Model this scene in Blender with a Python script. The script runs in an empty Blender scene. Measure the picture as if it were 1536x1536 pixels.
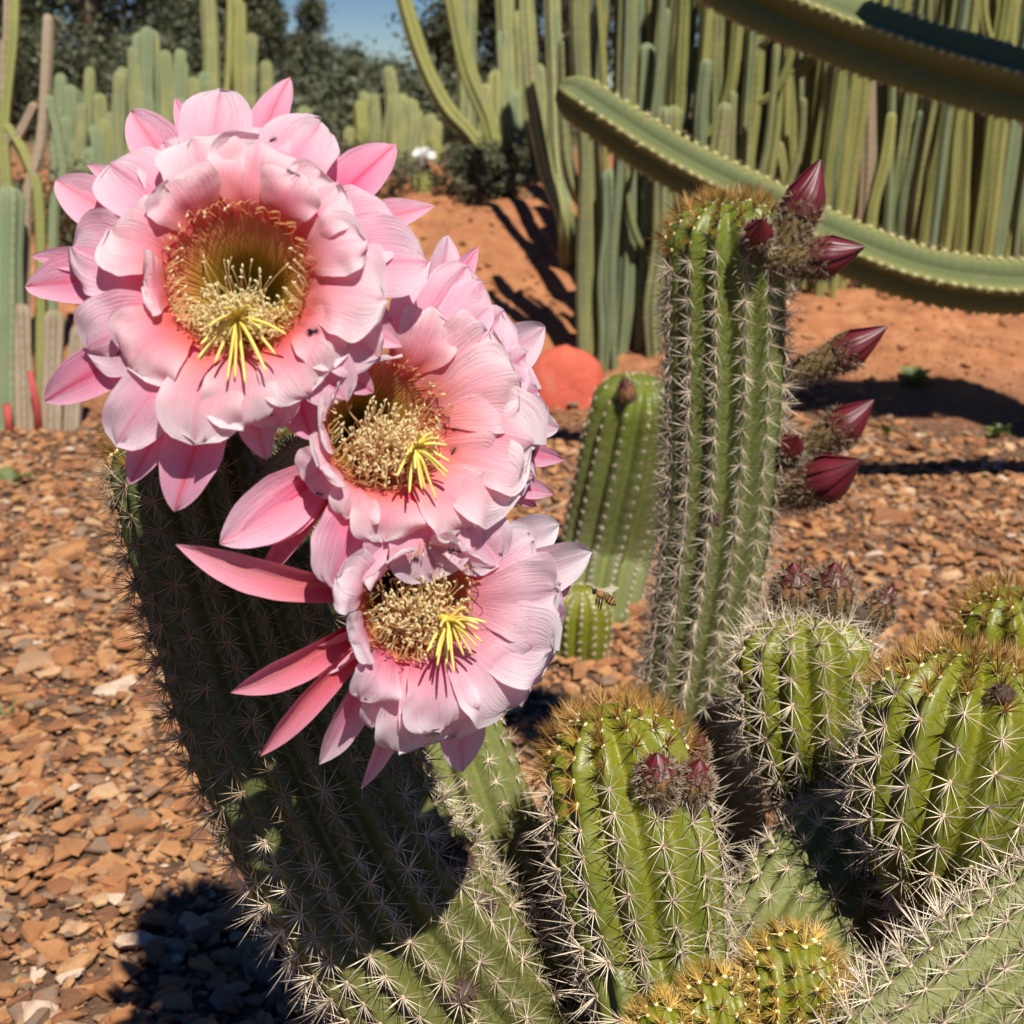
import bpy, math, random
import numpy as np
from mathutils import Vector, Matrix, noise, Quaternion
R = math.radians
random.seed(7); rng = np.random.default_rng(7)
sc = bpy.context.scene
COL = sc.collection

# ---------------------------------------------------------------- camera, sky, sun
FPX, CX, CY = 1850.0, 768.0, 768.0
CAMH, PITCH = 0.85, R(18.5)
CAM = Vector((0, 0, CAMH))
FWD = Vector((0, math.cos(PITCH), -math.sin(PITCH)))
RGT = Vector((1, 0, 0))
UPV = Vector((0, math.sin(PITCH), math.cos(PITCH)))
cd = bpy.data.cameras.new('camera'); cam = bpy.data.objects.new('camera', cd); COL.objects.link(cam)
cam.location = CAM; cam.rotation_euler = (R(90) - PITCH, 0, 0)
cd.sensor_width = 36; cd.lens = 36 * FPX / 1536; cd.clip_start = 0.02; cd.clip_end = 2000
cd.dof.use_dof = True; cd.dof.focus_distance = 0.74; cd.dof.aperture_fstop = 12.0
sc.camera = cam

SUN_H = Vector((0.38, -0.92, 0)).normalized()          # horizontal direction towards the sun
SUN_EL = R(58)
w = bpy.data.worlds.new('World'); sc.world = w; w.use_nodes = True
wn = w.node_tree.nodes; wl = w.node_tree.links
sky = wn.new('ShaderNodeTexSky'); sky.sky_type = 'NISHITA'; sky.sun_disc = False
sky.sun_elevation = SUN_EL; sky.sun_rotation = math.atan2(SUN_H.x, SUN_H.y)
sky.altitude = 2500; sky.air_density = 1.0; sky.dust_density = 0.0; sky.ozone_density = 1.5
bg = wn['Background']; bg.inputs['Strength'].default_value = 0.05
hsv = wn.new('ShaderNodeHueSaturation'); hsv.inputs['Hue'].default_value = 0.515; hsv.inputs['Saturation'].default_value = 1.4
wl.new(sky.outputs[0], hsv.inputs['Color']); wl.new(hsv.outputs[0], bg.inputs['Color'])
sd = bpy.data.lights.new('sun', 'SUN'); sun = bpy.data.objects.new('sun', sd); COL.objects.link(sun)
sd.energy = 5.0; sd.angle = R(0.53); sd.color = (1.0, 0.95, 0.87)
sdir = SUN_H * math.cos(SUN_EL) + Vector((0, 0, math.sin(SUN_EL)))
sun.rotation_euler = sdir.to_track_quat('Z', 'Y').to_euler(); sun.location = (2, -3, 5)
vs = sc.view_settings; vs.view_transform = 'Standard'; vs.look = 'None'; vs.gamma = 1; vs.exposure = 0.36
vs.use_curve_mapping = False

# ---------------------------------------------------------------- helpers
def ray(px, py): return FWD + RGT * ((px - CX) / FPX) - UPV * ((py - CY) / FPX)
def P(px, py, d): return CAM + ray(px, py) * d
def sstep(a, b, x):
    t = min(1, max(0, (x - a) / (b - a))); return t * t * (3 - 2 * t)
def terrain(x, y):
    front = 3.35 + 0.25 * math.sin(x * 1.1 + 1.0)
    z = 0.42 * sstep(front, front + 2.9, y)
    z += 0.16 * sstep(0.25, 0.9, x) * sstep(3.15, 3.9, y) * (1 - sstep(6, 9, y))
    z += 0.10 * math.exp(-((x + 0.15) / 0.55) ** 2 - ((y - 5.6) / 0.7) ** 2)
    z += 0.25 * sstep(8, 30, y)
    b = sstep(3.2, 4.0, y)
    if b > 0:
        z += b * (0.075 * noise.noise(Vector((x * 2.1, y * 2.1, 0))) + 0.036 * noise.noise(Vector((x * 6, y * 6, 3))) + 0.012 * noise.noise(Vector((x * 17, y * 17, 5))))
    z += 0.006 * noise.noise(Vector((x * 4, y * 4, 9)))
    return z
def ground_at(px, py):
    r = ray(px, py); t = 0.3
    while t < 60:
        p = CAM + r * t
        if p.z < terrain(p.x, p.y): break
        t += 0.01 if t < 9 else 0.1
    return p
def tag(o, label=None, cat=None, group=None, kind=None):
    if label: o['label'] = label
    if cat: o['category'] = cat
    if group: o['group'] = group
    if kind: o['kind'] = kind
    return o
def thing(name, loc, label, cat, group=None):
    o = bpy.data.objects.new(name, None); o.empty_display_size = 0.05
    o.location = loc; COL.objects.link(o); return tag(o, label, cat, group)
def attach(o, parent):
    if parent is not None:
        o.parent = parent
        root = parent
        if parent.parent is None: o.matrix_parent_inverse = Matrix.Translation(-parent.location)
        else: o.matrix_parent_inverse = Matrix.Identity(4)
    return o
def mk_mesh(name, verts, faces, mats, smooth=True, attrs=None, fmat=None):
    me = bpy.data.meshes.new(name)
    me.from_pydata([tuple(v) for v in verts] if not isinstance(verts, np.ndarray) else verts.tolist(), [], faces if not isinstance(faces, np.ndarray) else faces.tolist())
    for m in (mats if isinstance(mats, (list, tuple)) else [mats]): me.materials.append(m)
    if smooth: me.polygons.foreach_set('use_smooth', [True] * len(me.polygons))
    if fmat is not None: me.polygons.foreach_set('material_index', fmat)
    if attrs:
        for k, v in attrs.items():
            a = me.attributes.new(k, 'FLOAT', 'POINT'); a.data.foreach_set('value', np.asarray(v, dtype=np.float32))
    me.update(); return me
def mk_obj(name, me, parent=None, kind=None):
    o = bpy.data.objects.new(name, me); COL.objects.link(o); attach(o, parent)
    if kind: o['kind'] = kind
    return o
def build(name, verts, faces, mats, parent=None, smooth=True, attrs=None, kind=None, fmat=None):
    return mk_obj(name, mk_mesh(name, verts, faces, mats, smooth, attrs, fmat), parent, kind)
class MB:
    """collects verts/faces/one float attribute"""
    def __init__(s): s.v = []; s.f = []; s.a = []; s.m = []
    def add(s, v, f, a=0.0, m=0):
        o = len(s.v); s.v += [tuple(x) for x in v]; s.f += [tuple(i + o for i in q) for q in f]
        s.a += list(a) if hasattr(a, '__len__') else [a] * len(v); s.m += [m] * len(f)
    def tube(s, pts, rad, n=6, a=None, m=0, cap=True):
        pts = [Vector(p) for p in pts]; k = len(pts)
        rad = rad if hasattr(rad, '__len__') else [rad] * k
        t0 = (pts[1] - pts[0]).normalized(); u = t0.orthogonal().normalized()
        V = []; A = []
        for i in range(k):
            t = (pts[min(i + 1, k - 1)] - pts[max(i - 1, 0)])
            t = t.normalized() if t.length > 1e-9 else t0
            u = (u - t * u.dot(t)); u = u.normalized() if u.length > 1e-6 else t.orthogonal().normalized()
            b = t.cross(u)
            for j in range(n):
                an = 2 * math.pi * j / n
                V.append(pts[i] + (u * math.cos(an) + b * math.sin(an)) * rad[i])
            A += [a[i] if a is not None and hasattr(a, '__len__') else (a or 0.0)] * n
        F = [(i * n + j, i * n + (j + 1) % n, (i + 1) * n + (j + 1) % n, (i + 1) * n + j) for i in range(k - 1) for j in range(n)]
        if cap: F += [tuple(range(n - 1, -1, -1)), tuple((k - 1) * n + j for j in range(n))]
        s.add(V, F, A, m)
    def ell(s, c, ax, lens, n=8, k=6, a=0.0, m=0):
        """ellipsoid: centre, 3 axis vectors, 3 semi lengths"""
        c = Vector(c); V = []
        for i in range(k + 1):
            th = math.pi * i / k
            for j in range(n):
                ph = 2 * math.pi * j / n
                V.append(c + ax[0] * lens[0] * math.cos(th) + ax[1] * lens[1] * math.sin(th) * math.cos(ph) + ax[2] * lens[2] * math.sin(th) * math.sin(ph))
        F = [(i * n + j, i * n + (j + 1) % n, (i + 1) * n + (j + 1) % n, (i + 1) * n + j) for i in range(k) for j in range(n)]
        s.add(V, F, a, m)
    def build(s, name, mats, parent=None, smooth=True, kind=None):
        return build(name, s.v, s.f, mats, parent, smooth, {'t': s.a}, kind, s.m)

# ---------------------------------------------------------------- materials
def mat(name):
    m = bpy.data.materials.new(name); m.use_nodes = True
    nt = m.node_tree; return m, nt, nt.nodes['Principled BSDF']
def nd(nt, t, **kw):
    n = nt.nodes.new(t)
    for k, v in kw.items():
        if k.startswith('i_'): n.inputs[k[2:].replace('_', ' ')].default_value = v
        else: setattr(n, k, v)
    return n
def ramp(nt, fac, stops, interp='LINEAR'):
    r = nt.nodes.new('ShaderNodeValToRGB'); r.color_ramp.interpolation = interp
    el = r.color_ramp.elements
    while len(el) < len(stops): el.new(0.5)
    for e, (p, c) in zip(el, stops): e.position = p; e.color = (*c, 1)
    if fac is not None: nt.links.new(fac, r.inputs[0])
    return r.outputs[0]
def attr(nt, n): a = nt.nodes.new('ShaderNodeAttribute'); a.attribute_name = n; return a.outputs['Fac']
def mixc(nt, f, a, b, mode='MIX'):
    m = nt.nodes.new('ShaderNodeMix'); m.data_type = 'RGBA'; m.blend_type = mode
    for s, v in ((0, f), (6, a), (7, b)):
        if isinstance(v, bpy.types.NodeSocket): nt.links.new(v, m.inputs[s])
        else: m.inputs[s].default_value = (*v, 1) if isinstance(v, tuple) else v
    return m.outputs[2]
def mth(nt, op, a, b=0.0, clamp=False):
    m = nt.nodes.new('ShaderNodeMath'); m.operation = op; m.use_clamp = clamp
    for s, v in ((0, a), (1, b)):
        if isinstance(v, bpy.types.NodeSocket): nt.links.new(v, m.inputs[s])
        else: m.inputs[s].default_value = v
    return m.outputs[0]
def nz(nt, scale, detail=3, vec=None, rough=0.55):
    n = nd(nt, 'ShaderNodeTexNoise'); n.inputs['Scale'].default_value = scale; n.inputs['Detail'].default_value = detail
    n.inputs['Roughness'].default_value = rough
    if vec is None:
        g = nt.nodes.new('ShaderNodeNewGeometry'); vec = g.outputs['Position']
    nt.links.new(vec, n.inputs['Vector']); return n.outputs['Fac']
def bump(nt, bs, h, dist=0.002, strength=0.6):
    b = nt.nodes.new('ShaderNodeBump'); b.inputs['Distance'].default_value = dist; b.inputs['Strength'].default_value = strength
    nt.links.new(h, b.inputs['Height']); nt.links.new(b.outputs[0], bs.inputs['Normal'])

def skin_mat(name, old, mid, young, groove, rough=0.4):
    m, nt, bs = mat(name)
    age = attr(nt, 'age'); rib = attr(nt, 'rib')
    n1 = nz(nt, 28, 4); n2 = nz(nt, 160, 3)
    a = mth(nt, 'ADD', age, mth(nt, 'MULTIPLY', mth(nt, 'SUBTRACT', n1, 0.5), 0.35))
    c = ramp(nt, a, [(0.0, old), (0.55, mid), (0.93, young)])
    c = mixc(nt, mth(nt, 'MULTIPLY', mth(nt, 'SUBTRACT', 1.0, rib), 0.55), c, groove)
    c = mixc(nt, mth(nt, 'MULTIPLY', ramp(nt, n2, [(0.5, (0, 0, 0)), (0.75, (1, 1, 1))]), 0.35), c, (0.30, 0.30, 0.17))
    nt.links.new(c, bs.inputs['Base Color']); bs.inputs['Roughness'].default_value = rough
    bs.inputs['Specular IOR Level'].default_value = 0.36
    bump(nt, bs, n2, 0.0016, 0.5)
    return m
M = {}
M['skin'] = skin_mat('cactus_skin', (0.135, 0.145, 0.060), (0.11, 0.135, 0.036), (0.125, 0.155, 0.012), (0.155, 0.17, 0.030))
M['skin_young'] = skin_mat('cactus_skin_glossy', (0.10, 0.11, 0.024), (0.092, 0.115, 0.012), (0.16, 0.175, 0.009), (0.205, 0.19, 0.010), 0.4)
M['skin_old'] = skin_mat('cactus_skin_pale', (0.175, 0.175, 0.056), (0.165, 0.172, 0.048), (0.15, 0.172, 0.034), (0.17, 0.19, 0.042), 0.65)
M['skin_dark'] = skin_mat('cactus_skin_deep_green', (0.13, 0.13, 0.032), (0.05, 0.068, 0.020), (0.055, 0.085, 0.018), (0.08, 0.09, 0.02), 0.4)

def spine_mat(name, base, midc, tip, felt):
    m, nt, bs = mat(name)
    t = attr(nt, 't')
    c = ramp(nt, t, [(0.0, base), (0.22, midc), (0.75, midc), (1.0, tip)])
    f = mth(nt, 'LESS_THAN', t, -0.5)
    c = mixc(nt, f, c, felt)
    oi = nt.nodes.new('ShaderNodeObjectInfo')
    h = nt.nodes.new('ShaderNodeHueSaturation'); nt.links.new(c, h.inputs['Color'])
    nt.links.new(mth(nt, 'ADD', 0.75, mth(nt, 'MULTIPLY', oi.outputs['Random'], 0.5)), h.inputs['Value'])
    nt.links.new(h.outputs[0], bs.inputs['Base Color']); bs.inputs['Roughness'].default_value = 0.45
    return m
M['spine'] = spine_mat('pale_spine', (0.36, 0.24, 0.12), (0.68, 0.57, 0.42), (0.30, 0.18, 0.09), (0.58, 0.44, 0.30))
M['spine_brown'] = spine_mat('brown_spine', (0.22, 0.13, 0.05), (0.34, 0.25, 0.15), (0.10, 0.055, 0.025), (0.30, 0.22, 0.13))
M['spine_gold'] = spine_mat('golden_spine', (0.62, 0.42, 0.09), (0.38, 0.21, 0.05), (0.14, 0.06, 0.018), (0.74, 0.64, 0.34))
M['spine_yellow'] = spine_mat('yellow_spine', (0.74, 0.58, 0.22), (0.52, 0.34, 0.08), (0.26, 0.12, 0.03), (0.80, 0.70, 0.36))

def petal_mat(name, base, body, edge, streak, streak_amt, transl=0.42):
    m, nt, bs = mat(name)
    pu = attr(nt, 'pu'); pv = attr(nt, 'pv')
    au = mth(nt, 'ABSOLUTE', pu)
    cv = nt.nodes.new('ShaderNodeCombineXYZ'); nt.links.new(mth(nt, 'MULTIPLY', pu, 13.0), cv.inputs[0]); nt.links.new(mth(nt, 'MULTIPLY', pv, 1.3), cv.inputs[1])
    oi = nt.nodes.new('ShaderNodeObjectInfo'); nt.links.new(mth(nt, 'MULTIPLY', oi.outputs['Random'], 40), cv.inputs[2])
    vein = nz(nt, 1.6, 5, cv.outputs[0], 0.7)
    k = mth(nt, 'ADD', pv, mth(nt, 'MULTIPLY', mth(nt, 'SUBTRACT', vein, 0.5), 0.42))
    c = ramp(nt, k, [(0.0, base), (0.18, base), (0.55, body), (0.97, edge)], 'LINEAR')
    e = mth(nt, 'POWER', au, 2.2)
    c = mixc(nt, mth(nt, 'MULTIPLY', mth(nt, 'MULTIPLY', e, 0.8), ramp(nt, pv, [(0.15, (0, 0, 0)), (0.6, (1, 1, 1))])), c, edge)
    s = mth(nt, 'MULTIPLY', mth(nt, 'POWER', mth(nt, 'SUBTRACT', 1.0, au, True), 7.0), streak_amt)
    c = mixc(nt, s, c, streak)
    ti = ramp(nt, pv, [(0.90, (0, 0, 0)), (1.0, (1, 1, 1))])
    c = mixc(nt, mth(nt, 'MULTIPLY', mth(nt, 'MULTIPLY', ti, s), 1.2, True), c, streak)
    hs = nt.nodes.new('ShaderNodeHueSaturation'); nt.links.new(c, hs.inputs['Color'])
    nt.links.new(mth(nt, 'ADD', 0.85, mth(nt, 'MULTIPLY', oi.outputs['Random'], 0.3)), hs.inputs['Saturation'])
    c = hs.outputs[0]
    nt.links.new(c, bs.inputs['Base Color']); bs.inputs['Roughness'].default_value = 0.55
    bs.inputs['Specular IOR Level'].default_value = 0.25
    bump(nt, bs, vein, 0.0022, 0.6)
    tr = nt.nodes.new('ShaderNodeBsdfTranslucent')
    nt.links.new(mixc(nt, 1.0, c, (1.0, 0.66, 0.72), 'MULTIPLY'), tr.inputs['Color'])
    mx = nt.nodes.new('ShaderNodeMixShader'); mx.inputs[0].default_value = transl
    nt.links.new(bs.outputs[0], mx.inputs[1]); nt.links.new(tr.outputs[0], mx.inputs[2])
    nt.links.new(mx.outputs[0], nt.nodes['Material Output'].inputs['Surface'])
    return m
M['petal_in'] = petal_mat('inner_petal', (0.96, 0.27, 0.24), (0.95, 0.46, 0.54), (0.95, 0.86, 0.87), (0.94, 0.34, 0.46), 0.4)
M['petal_mid'] = petal_mat('middle_petal', (0.94, 0.20, 0.34), (0.94, 0.38, 0.55), (0.94, 0.75, 0.83), (0.93, 0.22, 0.40), 0.6)
M['petal_out'] = petal_mat('outer_petal', (0.84, 0.09, 0.19), (0.92, 0.27, 0.43), (0.93, 0.53, 0.67), (0.92, 0.14, 0.22), 0.85, 0.34)
M['petal_pale'] = petal_mat('pale_petal', (0.93, 0.30, 0.40), (0.95, 0.60, 0.70), (0.96, 0.91, 0.94), (0.92, 0.46, 0.60), 0.35)
M['sepal'] = petal_mat('sepal', (0.52, 0.07, 0.09), (0.80, 0.21, 0.28), (0.86, 0.38, 0.48), (0.82, 0.28, 0.22), 0.6, 0.3)

def tmat(name, stops, rough=0.5, transl=0.0, at='t'):
    m, nt, bs = mat(name)
    c = ramp(nt, attr(nt, at), stops); nt.links.new(c, bs.inputs['Base Color']); bs.inputs['Roughness'].default_value = rough
    if transl:
        tr = nt.nodes.new('ShaderNodeBsdfTranslucent'); nt.links.new(c, tr.inputs['Color'])
        mx = nt.nodes.new('ShaderNodeMixShader'); mx.inputs[0].default_value = transl
        nt.links.new(bs.outputs[0], mx.inputs[1]); nt.links.new(tr.outputs[0], mx.inputs[2])
        nt.links.new(mx.outputs[0], nt.nodes['Material Output'].inputs['Surface'])
    return m
M['stamen'] = tmat('stamen', [(0.0, (0.14, 0.15, 0.010)), (0.15, (0.36, 0.33, 0.02)), (0.32, (0.76, 0.52, 0.07)), (0.55, (0.94, 0.52, 0.28)), (0.72, (0.95, 0.68, 0.36)), (0.86, (0.96, 0.82, 0.42)), (1.0, (0.97, 0.91, 0.60))], 0.5, 0.5)
M['throat'] = tmat('throat', [(0.0, (0.05, 0.07, 0.003)), (0.28, (0.20, 0.22, 0.006)), (0.50, (0.60, 0.50, 0.03)), (0.78, (0.88, 0.36, 0.13)), (1.0, (0.92, 0.30, 0.23))], 0.45, 0.4)
M['style'] = tmat('style', [(0, (0.55, 0.52, 0.10)), (0.5, (0.90, 0.70, 0.10)), (1.0, (0.95, 0.82, 0.24))], 0.45, 0.2)
M['tube'] = tmat('flower_tube', [(0, (0.06, 0.09, 0.02)), (0.6, (0.16, 0.12, 0.05)), (1.0, (0.45, 0.12, 0.10))], 0.6)
M['hair'] = tmat('hair', [(0, (0.16, 0.10, 0.06)), (1.0, (0.34, 0.25, 0.16))], 0.7)
M['scale'] = tmat('bud_scale', [(0, (0.10, 0.11, 0.03)), (0.6, (0.22, 0.14, 0.05)), (1.0, (0.30, 0.05, 0.04))], 0.5)
m, nt, bs = mat('bud_petal')
c = ramp(nt, attr(nt, 't'), [(0, (0.10, 0.05, 0.018)), (0.25, (0.10, 0.010, 0.012)), (0.7, (0.145, 0.009, 0.018)), (1, (0.06, 0.010, 0.010))])
c = mixc(nt, mth(nt, 'MULTIPLY', nz(nt, 260, 3), 0.6), c, (0.09, 0.008, 0.014))
nt.links.new(c, bs.inputs['Base Color']); bs.inputs['Roughness'].default_value = 0.45; M['budpetal'] = m
M['scar'] = tmat('dried_scar', [(0, (0.05, 0.03, 0.02)), (1, (0.17, 0.10, 0.06))], 0.85)

def stone_mat(name, use_attr):
    m, nt, bs = mat(name)
    if use_attr: f = attr(nt, 'rnd')
    else: f = nt.nodes.new('ShaderNodeObjectInfo').outputs['Random']
    stops = [(0.0, (0.36, 0.165, 0.07)), (0.13, (0.46, 0.25, 0.115)), (0.25, (0.23, 0.10, 0.05)), (0.36, (0.56, 0.37, 0.20)),
             (0.46, (0.36, 0.19, 0.09)), (0.57, (0.15, 0.07, 0.045)), (0.66, (0.48, 0.28, 0.125)), (0.76, (0.38, 0.285, 0.20)), (0.84, (0.21, 0.185, 0.16)), (0.92, (0.60, 0.46, 0.30)), (0.98, (0.72, 0.68, 0.61))]
    c = ramp(nt, f, stops, 'CONSTANT')
    n1 = nz(nt, 75, 5, None, 0.65); n2 = nz(nt, 420, 5, None, 0.7); n3 = nz(nt, 33, 4)
    c = mixc(nt, ramp(nt, n1, [(0.46, (0, 0, 0)), (0.70, (0.5, 0.5, 0.5))]), c, (0.38, 0.17, 0.065))
    c = mixc(nt, ramp(nt, n3, [(0.54, (0, 0, 0)), (0.74, (0.6, 0.6, 0.6))]), c, (0.22, 0.095, 0.045))
    c = mixc(nt, mth(nt, 'MULTIPLY', n2, 0.3), c, (0.60, 0.38, 0.19))
    c = mixc(nt, 1.0, c, (0.95, 0.79, 0.66), 'MULTIPLY')
    nt.links.new(c, bs.inputs['Base Color']); bs.inputs['Roughness'].default_value = 0.85
    bump(nt, bs, mth(nt, 'ADD', mth(nt, 'MULTIPLY', n2, 0.6), n1), 0.004, 0.8); return m
M['stone'] = stone_mat('stone', False); M['gravel'] = stone_mat('gravel', True)
m, nt, bs = mat('ground_soil')
g = nt.nodes.new('ShaderNodeNewGeometry'); sp = nt.nodes.new('ShaderNodeSeparateXYZ'); nt.links.new(g.outputs['Position'], sp.inputs[0])
n1 = nz(nt, 2.2, 5); n2 = nz(nt, 16, 5); n3 = nz(nt, 70, 4)
near = ramp(nt, n3, [(0.3, (0.06, 0.034, 0.02)), (0.7, (0.16, 0.08, 0.04))])
red = ramp(nt, n2, [(0.25, (0.22, 0.08, 0.032)), (0.5, (0.38, 0.15, 0.058)), (0.75, (0.50, 0.24, 0.11))])
red = mixc(nt, ramp(nt, n1, [(0.4, (0, 0, 0)), (0.7, (0.6, 0.6, 0.6))]), red, (0.34, 0.13, 0.05))
far = ramp(nt, n2, [(0.3, (0.10, 0.085, 0.03)), (0.7, (0.20, 0.13, 0.06))])
yy = mth(nt, 'ADD', sp.outputs[1], mth(nt, 'MULTIPLY', mth(nt, 'SUBTRACT', n1, 0.5), 0.8))
c = mixc(nt, ramp(nt, mth(nt, 'MULTIPLY', yy, 0.1), [(0.325, (0, 0, 0)), (0.37, (1, 1, 1))]), near, red)
c = mixc(nt, ramp(nt, mth(nt, 'MULTIPLY', yy, 0.05), [(0.42, (0, 0, 0)), (0.6, (1, 1, 1))]), c, far)
nt.links.new(c, bs.inputs['Base Color']); bs.inputs['Roughness'].default_value = 0.95
bump(nt, bs, mth(nt, 'ADD', n2, n3), 0.012, 0.7); M['soil'] = m

def column_mat(name, a, b, ridge):
    m, nt, bs = mat(name)
    oi = nt.nodes.new('ShaderNodeObjectInfo'); n1 = nz(nt, 9, 4); n2 = nz(nt, 45, 3); rib = attr(nt, 'rib')
    c = mixc(nt, oi.outputs['Random'], a, b)
    c = mixc(nt, mth(nt, 'MULTIPLY', mth(nt, 'POWER', rib, 5.0), 0.75), c, ridge)
    if name == 'branch_skin':
        n4 = nz(nt, 30, 5, None, 0.7); c = mixc(nt, ramp(nt, n4, [(0.56, (0, 0, 0)), (0.66, (0.55, 0.55, 0.55))]), c, (0.20, 0.17, 0.09))
    else: c = mixc(nt, ramp(nt, n1, [(0.45, (0, 0, 0)), (0.8, (0.55, 0.55, 0.55))]), c, ridge)
    n5 = nz(nt, 5, 5, None, 0.65); c = mixc(nt, ramp(nt, n5, [(0.58, (0, 0, 0)), (0.68, (0.65, 0.65, 0.65))]), c, (0.24, 0.19, 0.11) if name != 'branch_skin' else (0.10, 0.13, 0.06))
    g2 = nt.nodes.new('ShaderNodeNewGeometry'); s2 = nt.nodes.new('ShaderNodeSeparateXYZ'); nt.links.new(g2.outputs['Position'], s2.inputs[0])
    dots = mth(nt, 'GREATER_THAN', mth(nt, 'SINE', mth(nt, 'MULTIPLY', s2.outputs[2], 240.0)), 0.55)
    c = mixc(nt, mth(nt, 'MULTIPLY', mth(nt, 'MULTIPLY', dots, mth(nt, 'POWER', rib, 9.0)), 0.6), c, (0.13, 0.09, 0.05))
    c = mixc(nt, mth(nt, 'MULTIPLY', n2, 0.4), c, (0.13, 0.13, 0.06))
    nt.links.new(c, bs.inputs['Base Color']); bs.inputs['Roughness'].default_value = 0.7; bs.inputs['Specular IOR Level'].default_value = 0.25; return m
M['column'] = column_mat('column_skin', (0.145, 0.18, 0.095), (0.205, 0.22, 0.085), (0.46, 0.43, 0.14))
M['column_blue'] = column_mat('column_skin_glaucous', (0.145, 0.20, 0.12), (0.18, 0.225, 0.11), (0.30, 0.33, 0.16))
M['column_yellow'] = column_mat('column_skin_olive', (0.19, 0.21, 0.055), (0.26, 0.25, 0.07), (0.36, 0.34, 0.10))
M['column_dry'] = column_mat('column_skin_dry', (0.30, 0.20, 0.12), (0.34, 0.25, 0.17), (0.42, 0.33, 0.25))
M['arm'] = column_mat('branch_skin', (0.10, 0.125, 0.040), (0.11, 0.13, 0.042), (0.42, 0.40, 0.11))
M['wood'] = tmat('woody_trunk', [(0, (0.14, 0.09, 0.06)), (1, (0.24, 0.17, 0.11))], 0.9)
m, nt, bs = mat('leaf')
oi = nt.nodes.new('ShaderNodeObjectInfo')
c = ramp(nt, attr(nt, 't'), [(0, (0.04, 0.046, 0.020)), (0.5, (0.07, 0.078, 0.034)), (1, (0.12, 0.12, 0.058))])
nt.links.new(c, bs.inputs['Base Color']); bs.inputs['Roughness'].default_value = 0.6; M['leaf'] = m
M['weed'] = tmat('weed_leaf', [(0, (0.09, 0.13, 0.03)), (1, (0.19, 0.22, 0.06))], 0.6, 0.25)
m, nt, bs = mat('red_rock')
c = ramp(nt, nz(nt, 14, 4), [(0.3, (0.48, 0.085, 0.045)), (0.55, (0.62, 0.11, 0.06)), (0.75, (0.56, 0.17, 0.09))]); nt.links.new(c, bs.inputs['Base Color'])
bs.inputs['Roughness'].default_value = 0.75; bump(nt, bs, nz(nt, 40, 6, None, 0.7), 0.012, 0.7); M['redrock'] = m
M['black'] = tmat('ant_black', [(0, (0.012, 0.010, 0.009)), (1, (0.03, 0.02, 0.015))], 0.3)
M['bee'] = tmat('bee_body', [(0.0, (0.02, 0.012, 0.006)), (0.49, (0.03, 0.015, 0.006)), (0.51, (0.30, 0.14, 0.03)), (1.0, (0.36, 0.21, 0.07))], 0.6)
m, nt, bs = mat('insect_wing'); bs.inputs['Base Color'].default_value = (0.75, 0.68, 0.55, 1); bs.inputs['Alpha'].default_value = 0.35; bs.inputs['Roughness'].default_value = 0.2
M['wing'] = m
m, nt, bs = mat('white_petal'); bs.inputs['Base Color'].default_value = (0.86, 0.85, 0.82, 1); M['white'] = m

# ---------------------------------------------------------------- ground
def axis_vals(a, b, fine_a, fine_b, step, grow=1.16):
    v = list(np.arange(fine_a, fine_b + 1e-6, step)); s = step; x = v[-1]
    while x < b: s *= grow; x += s; v.append(x)
    s = step; x = v[0]; lo = []
    while x > a: s *= grow; x -= s; lo.append(x)
    return lo[::-1] + v
xs = axis_vals(-500, 500, -3.2, 3.4, 0.045); ys = axis_vals(-60, 900, 0.2, 7.5, 0.045)
V = [(x, y, terrain(x, y)) for y in ys for x in xs]; nx = len(xs)
F = [(j * nx + i, j * nx + i + 1, (j + 1) * nx + i + 1, (j + 1) * nx + i) for j in range(len(ys) - 1) for i in range(nx - 1)]
ground = tag(build('ground', V, F, M['soil']), kind='structure')

def chip(seed):
    """angular flat stone chip: two irregular polygons and a bevelled rim, ~26 triangles"""
    r = random.Random(seed); n = r.choice((5, 6, 6, 7)); V = []
    an = sorted(r.uniform(0, 2 * math.pi) * 0.35 + 2 * math.pi * i / n for i in range(n)); el = r.uniform(0.6, 1.0)
    rr = [r.uniform(0.75, 1.1) for _ in range(n)]
    tx, ty = r.uniform(-.15, .15), r.uniform(-.15, .15)
    for lev, (sc_, z) in enumerate(((0.72, -0.34), (1.0, -0.05), (0.97, 0.10), (r.uniform(.55, .8), 0.33))):
        for a, q in zip(an, rr):
            x, y = math.cos(a) * q * sc_, math.sin(a) * q * sc_ * el
            V.append((x + r.uniform(-.05, .05), y + r.uniform(-.05, .05), z + (x * tx + y * ty) + r.uniform(-.05, .05)))
    F = [tuple(range(n - 1, -1, -1)), tuple(3 * n + j for j in range(n))]
    F += [(l * n + j, l * n + (j + 1) % n, (l + 1) * n + (j + 1) % n, (l + 1) * n + j) for l in range(3) for j in range(n)]
    return np.array(V), F
CH = [chip(i) for i in range(14)]
CHM = [mk_mesh('stone', v, f, M['stone'], False) for v, f in CH]
spots = []
for _ in range(46000):
    y = 0.45 + 3.25 * random.random() ** 0.85
    x = random.uniform(-0.62 * y - 0.25, 0.62 * y + 0.35)
    if y > 3.15 + 0.25 * math.sin(x * 3) + random.uniform(-.2, .25): continue
    s = 0.0052 + 0.018 * random.random() ** 3.0
    if random.random() < 0.03: s *= random.uniform(1.5, 2.2)
    spots.append((x, y, s))
def in_view(p, m=60):
    d = p - CAM; z = d.dot(FWD)
    if z < 0.05: return None
    px = CX + FPX * d.dot(RGT) / z; py = CY - FPX * d.dot(UPV) / z
    if -m < px < 1536 + m and -m < py < 1536 + m: return px, py, z
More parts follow.
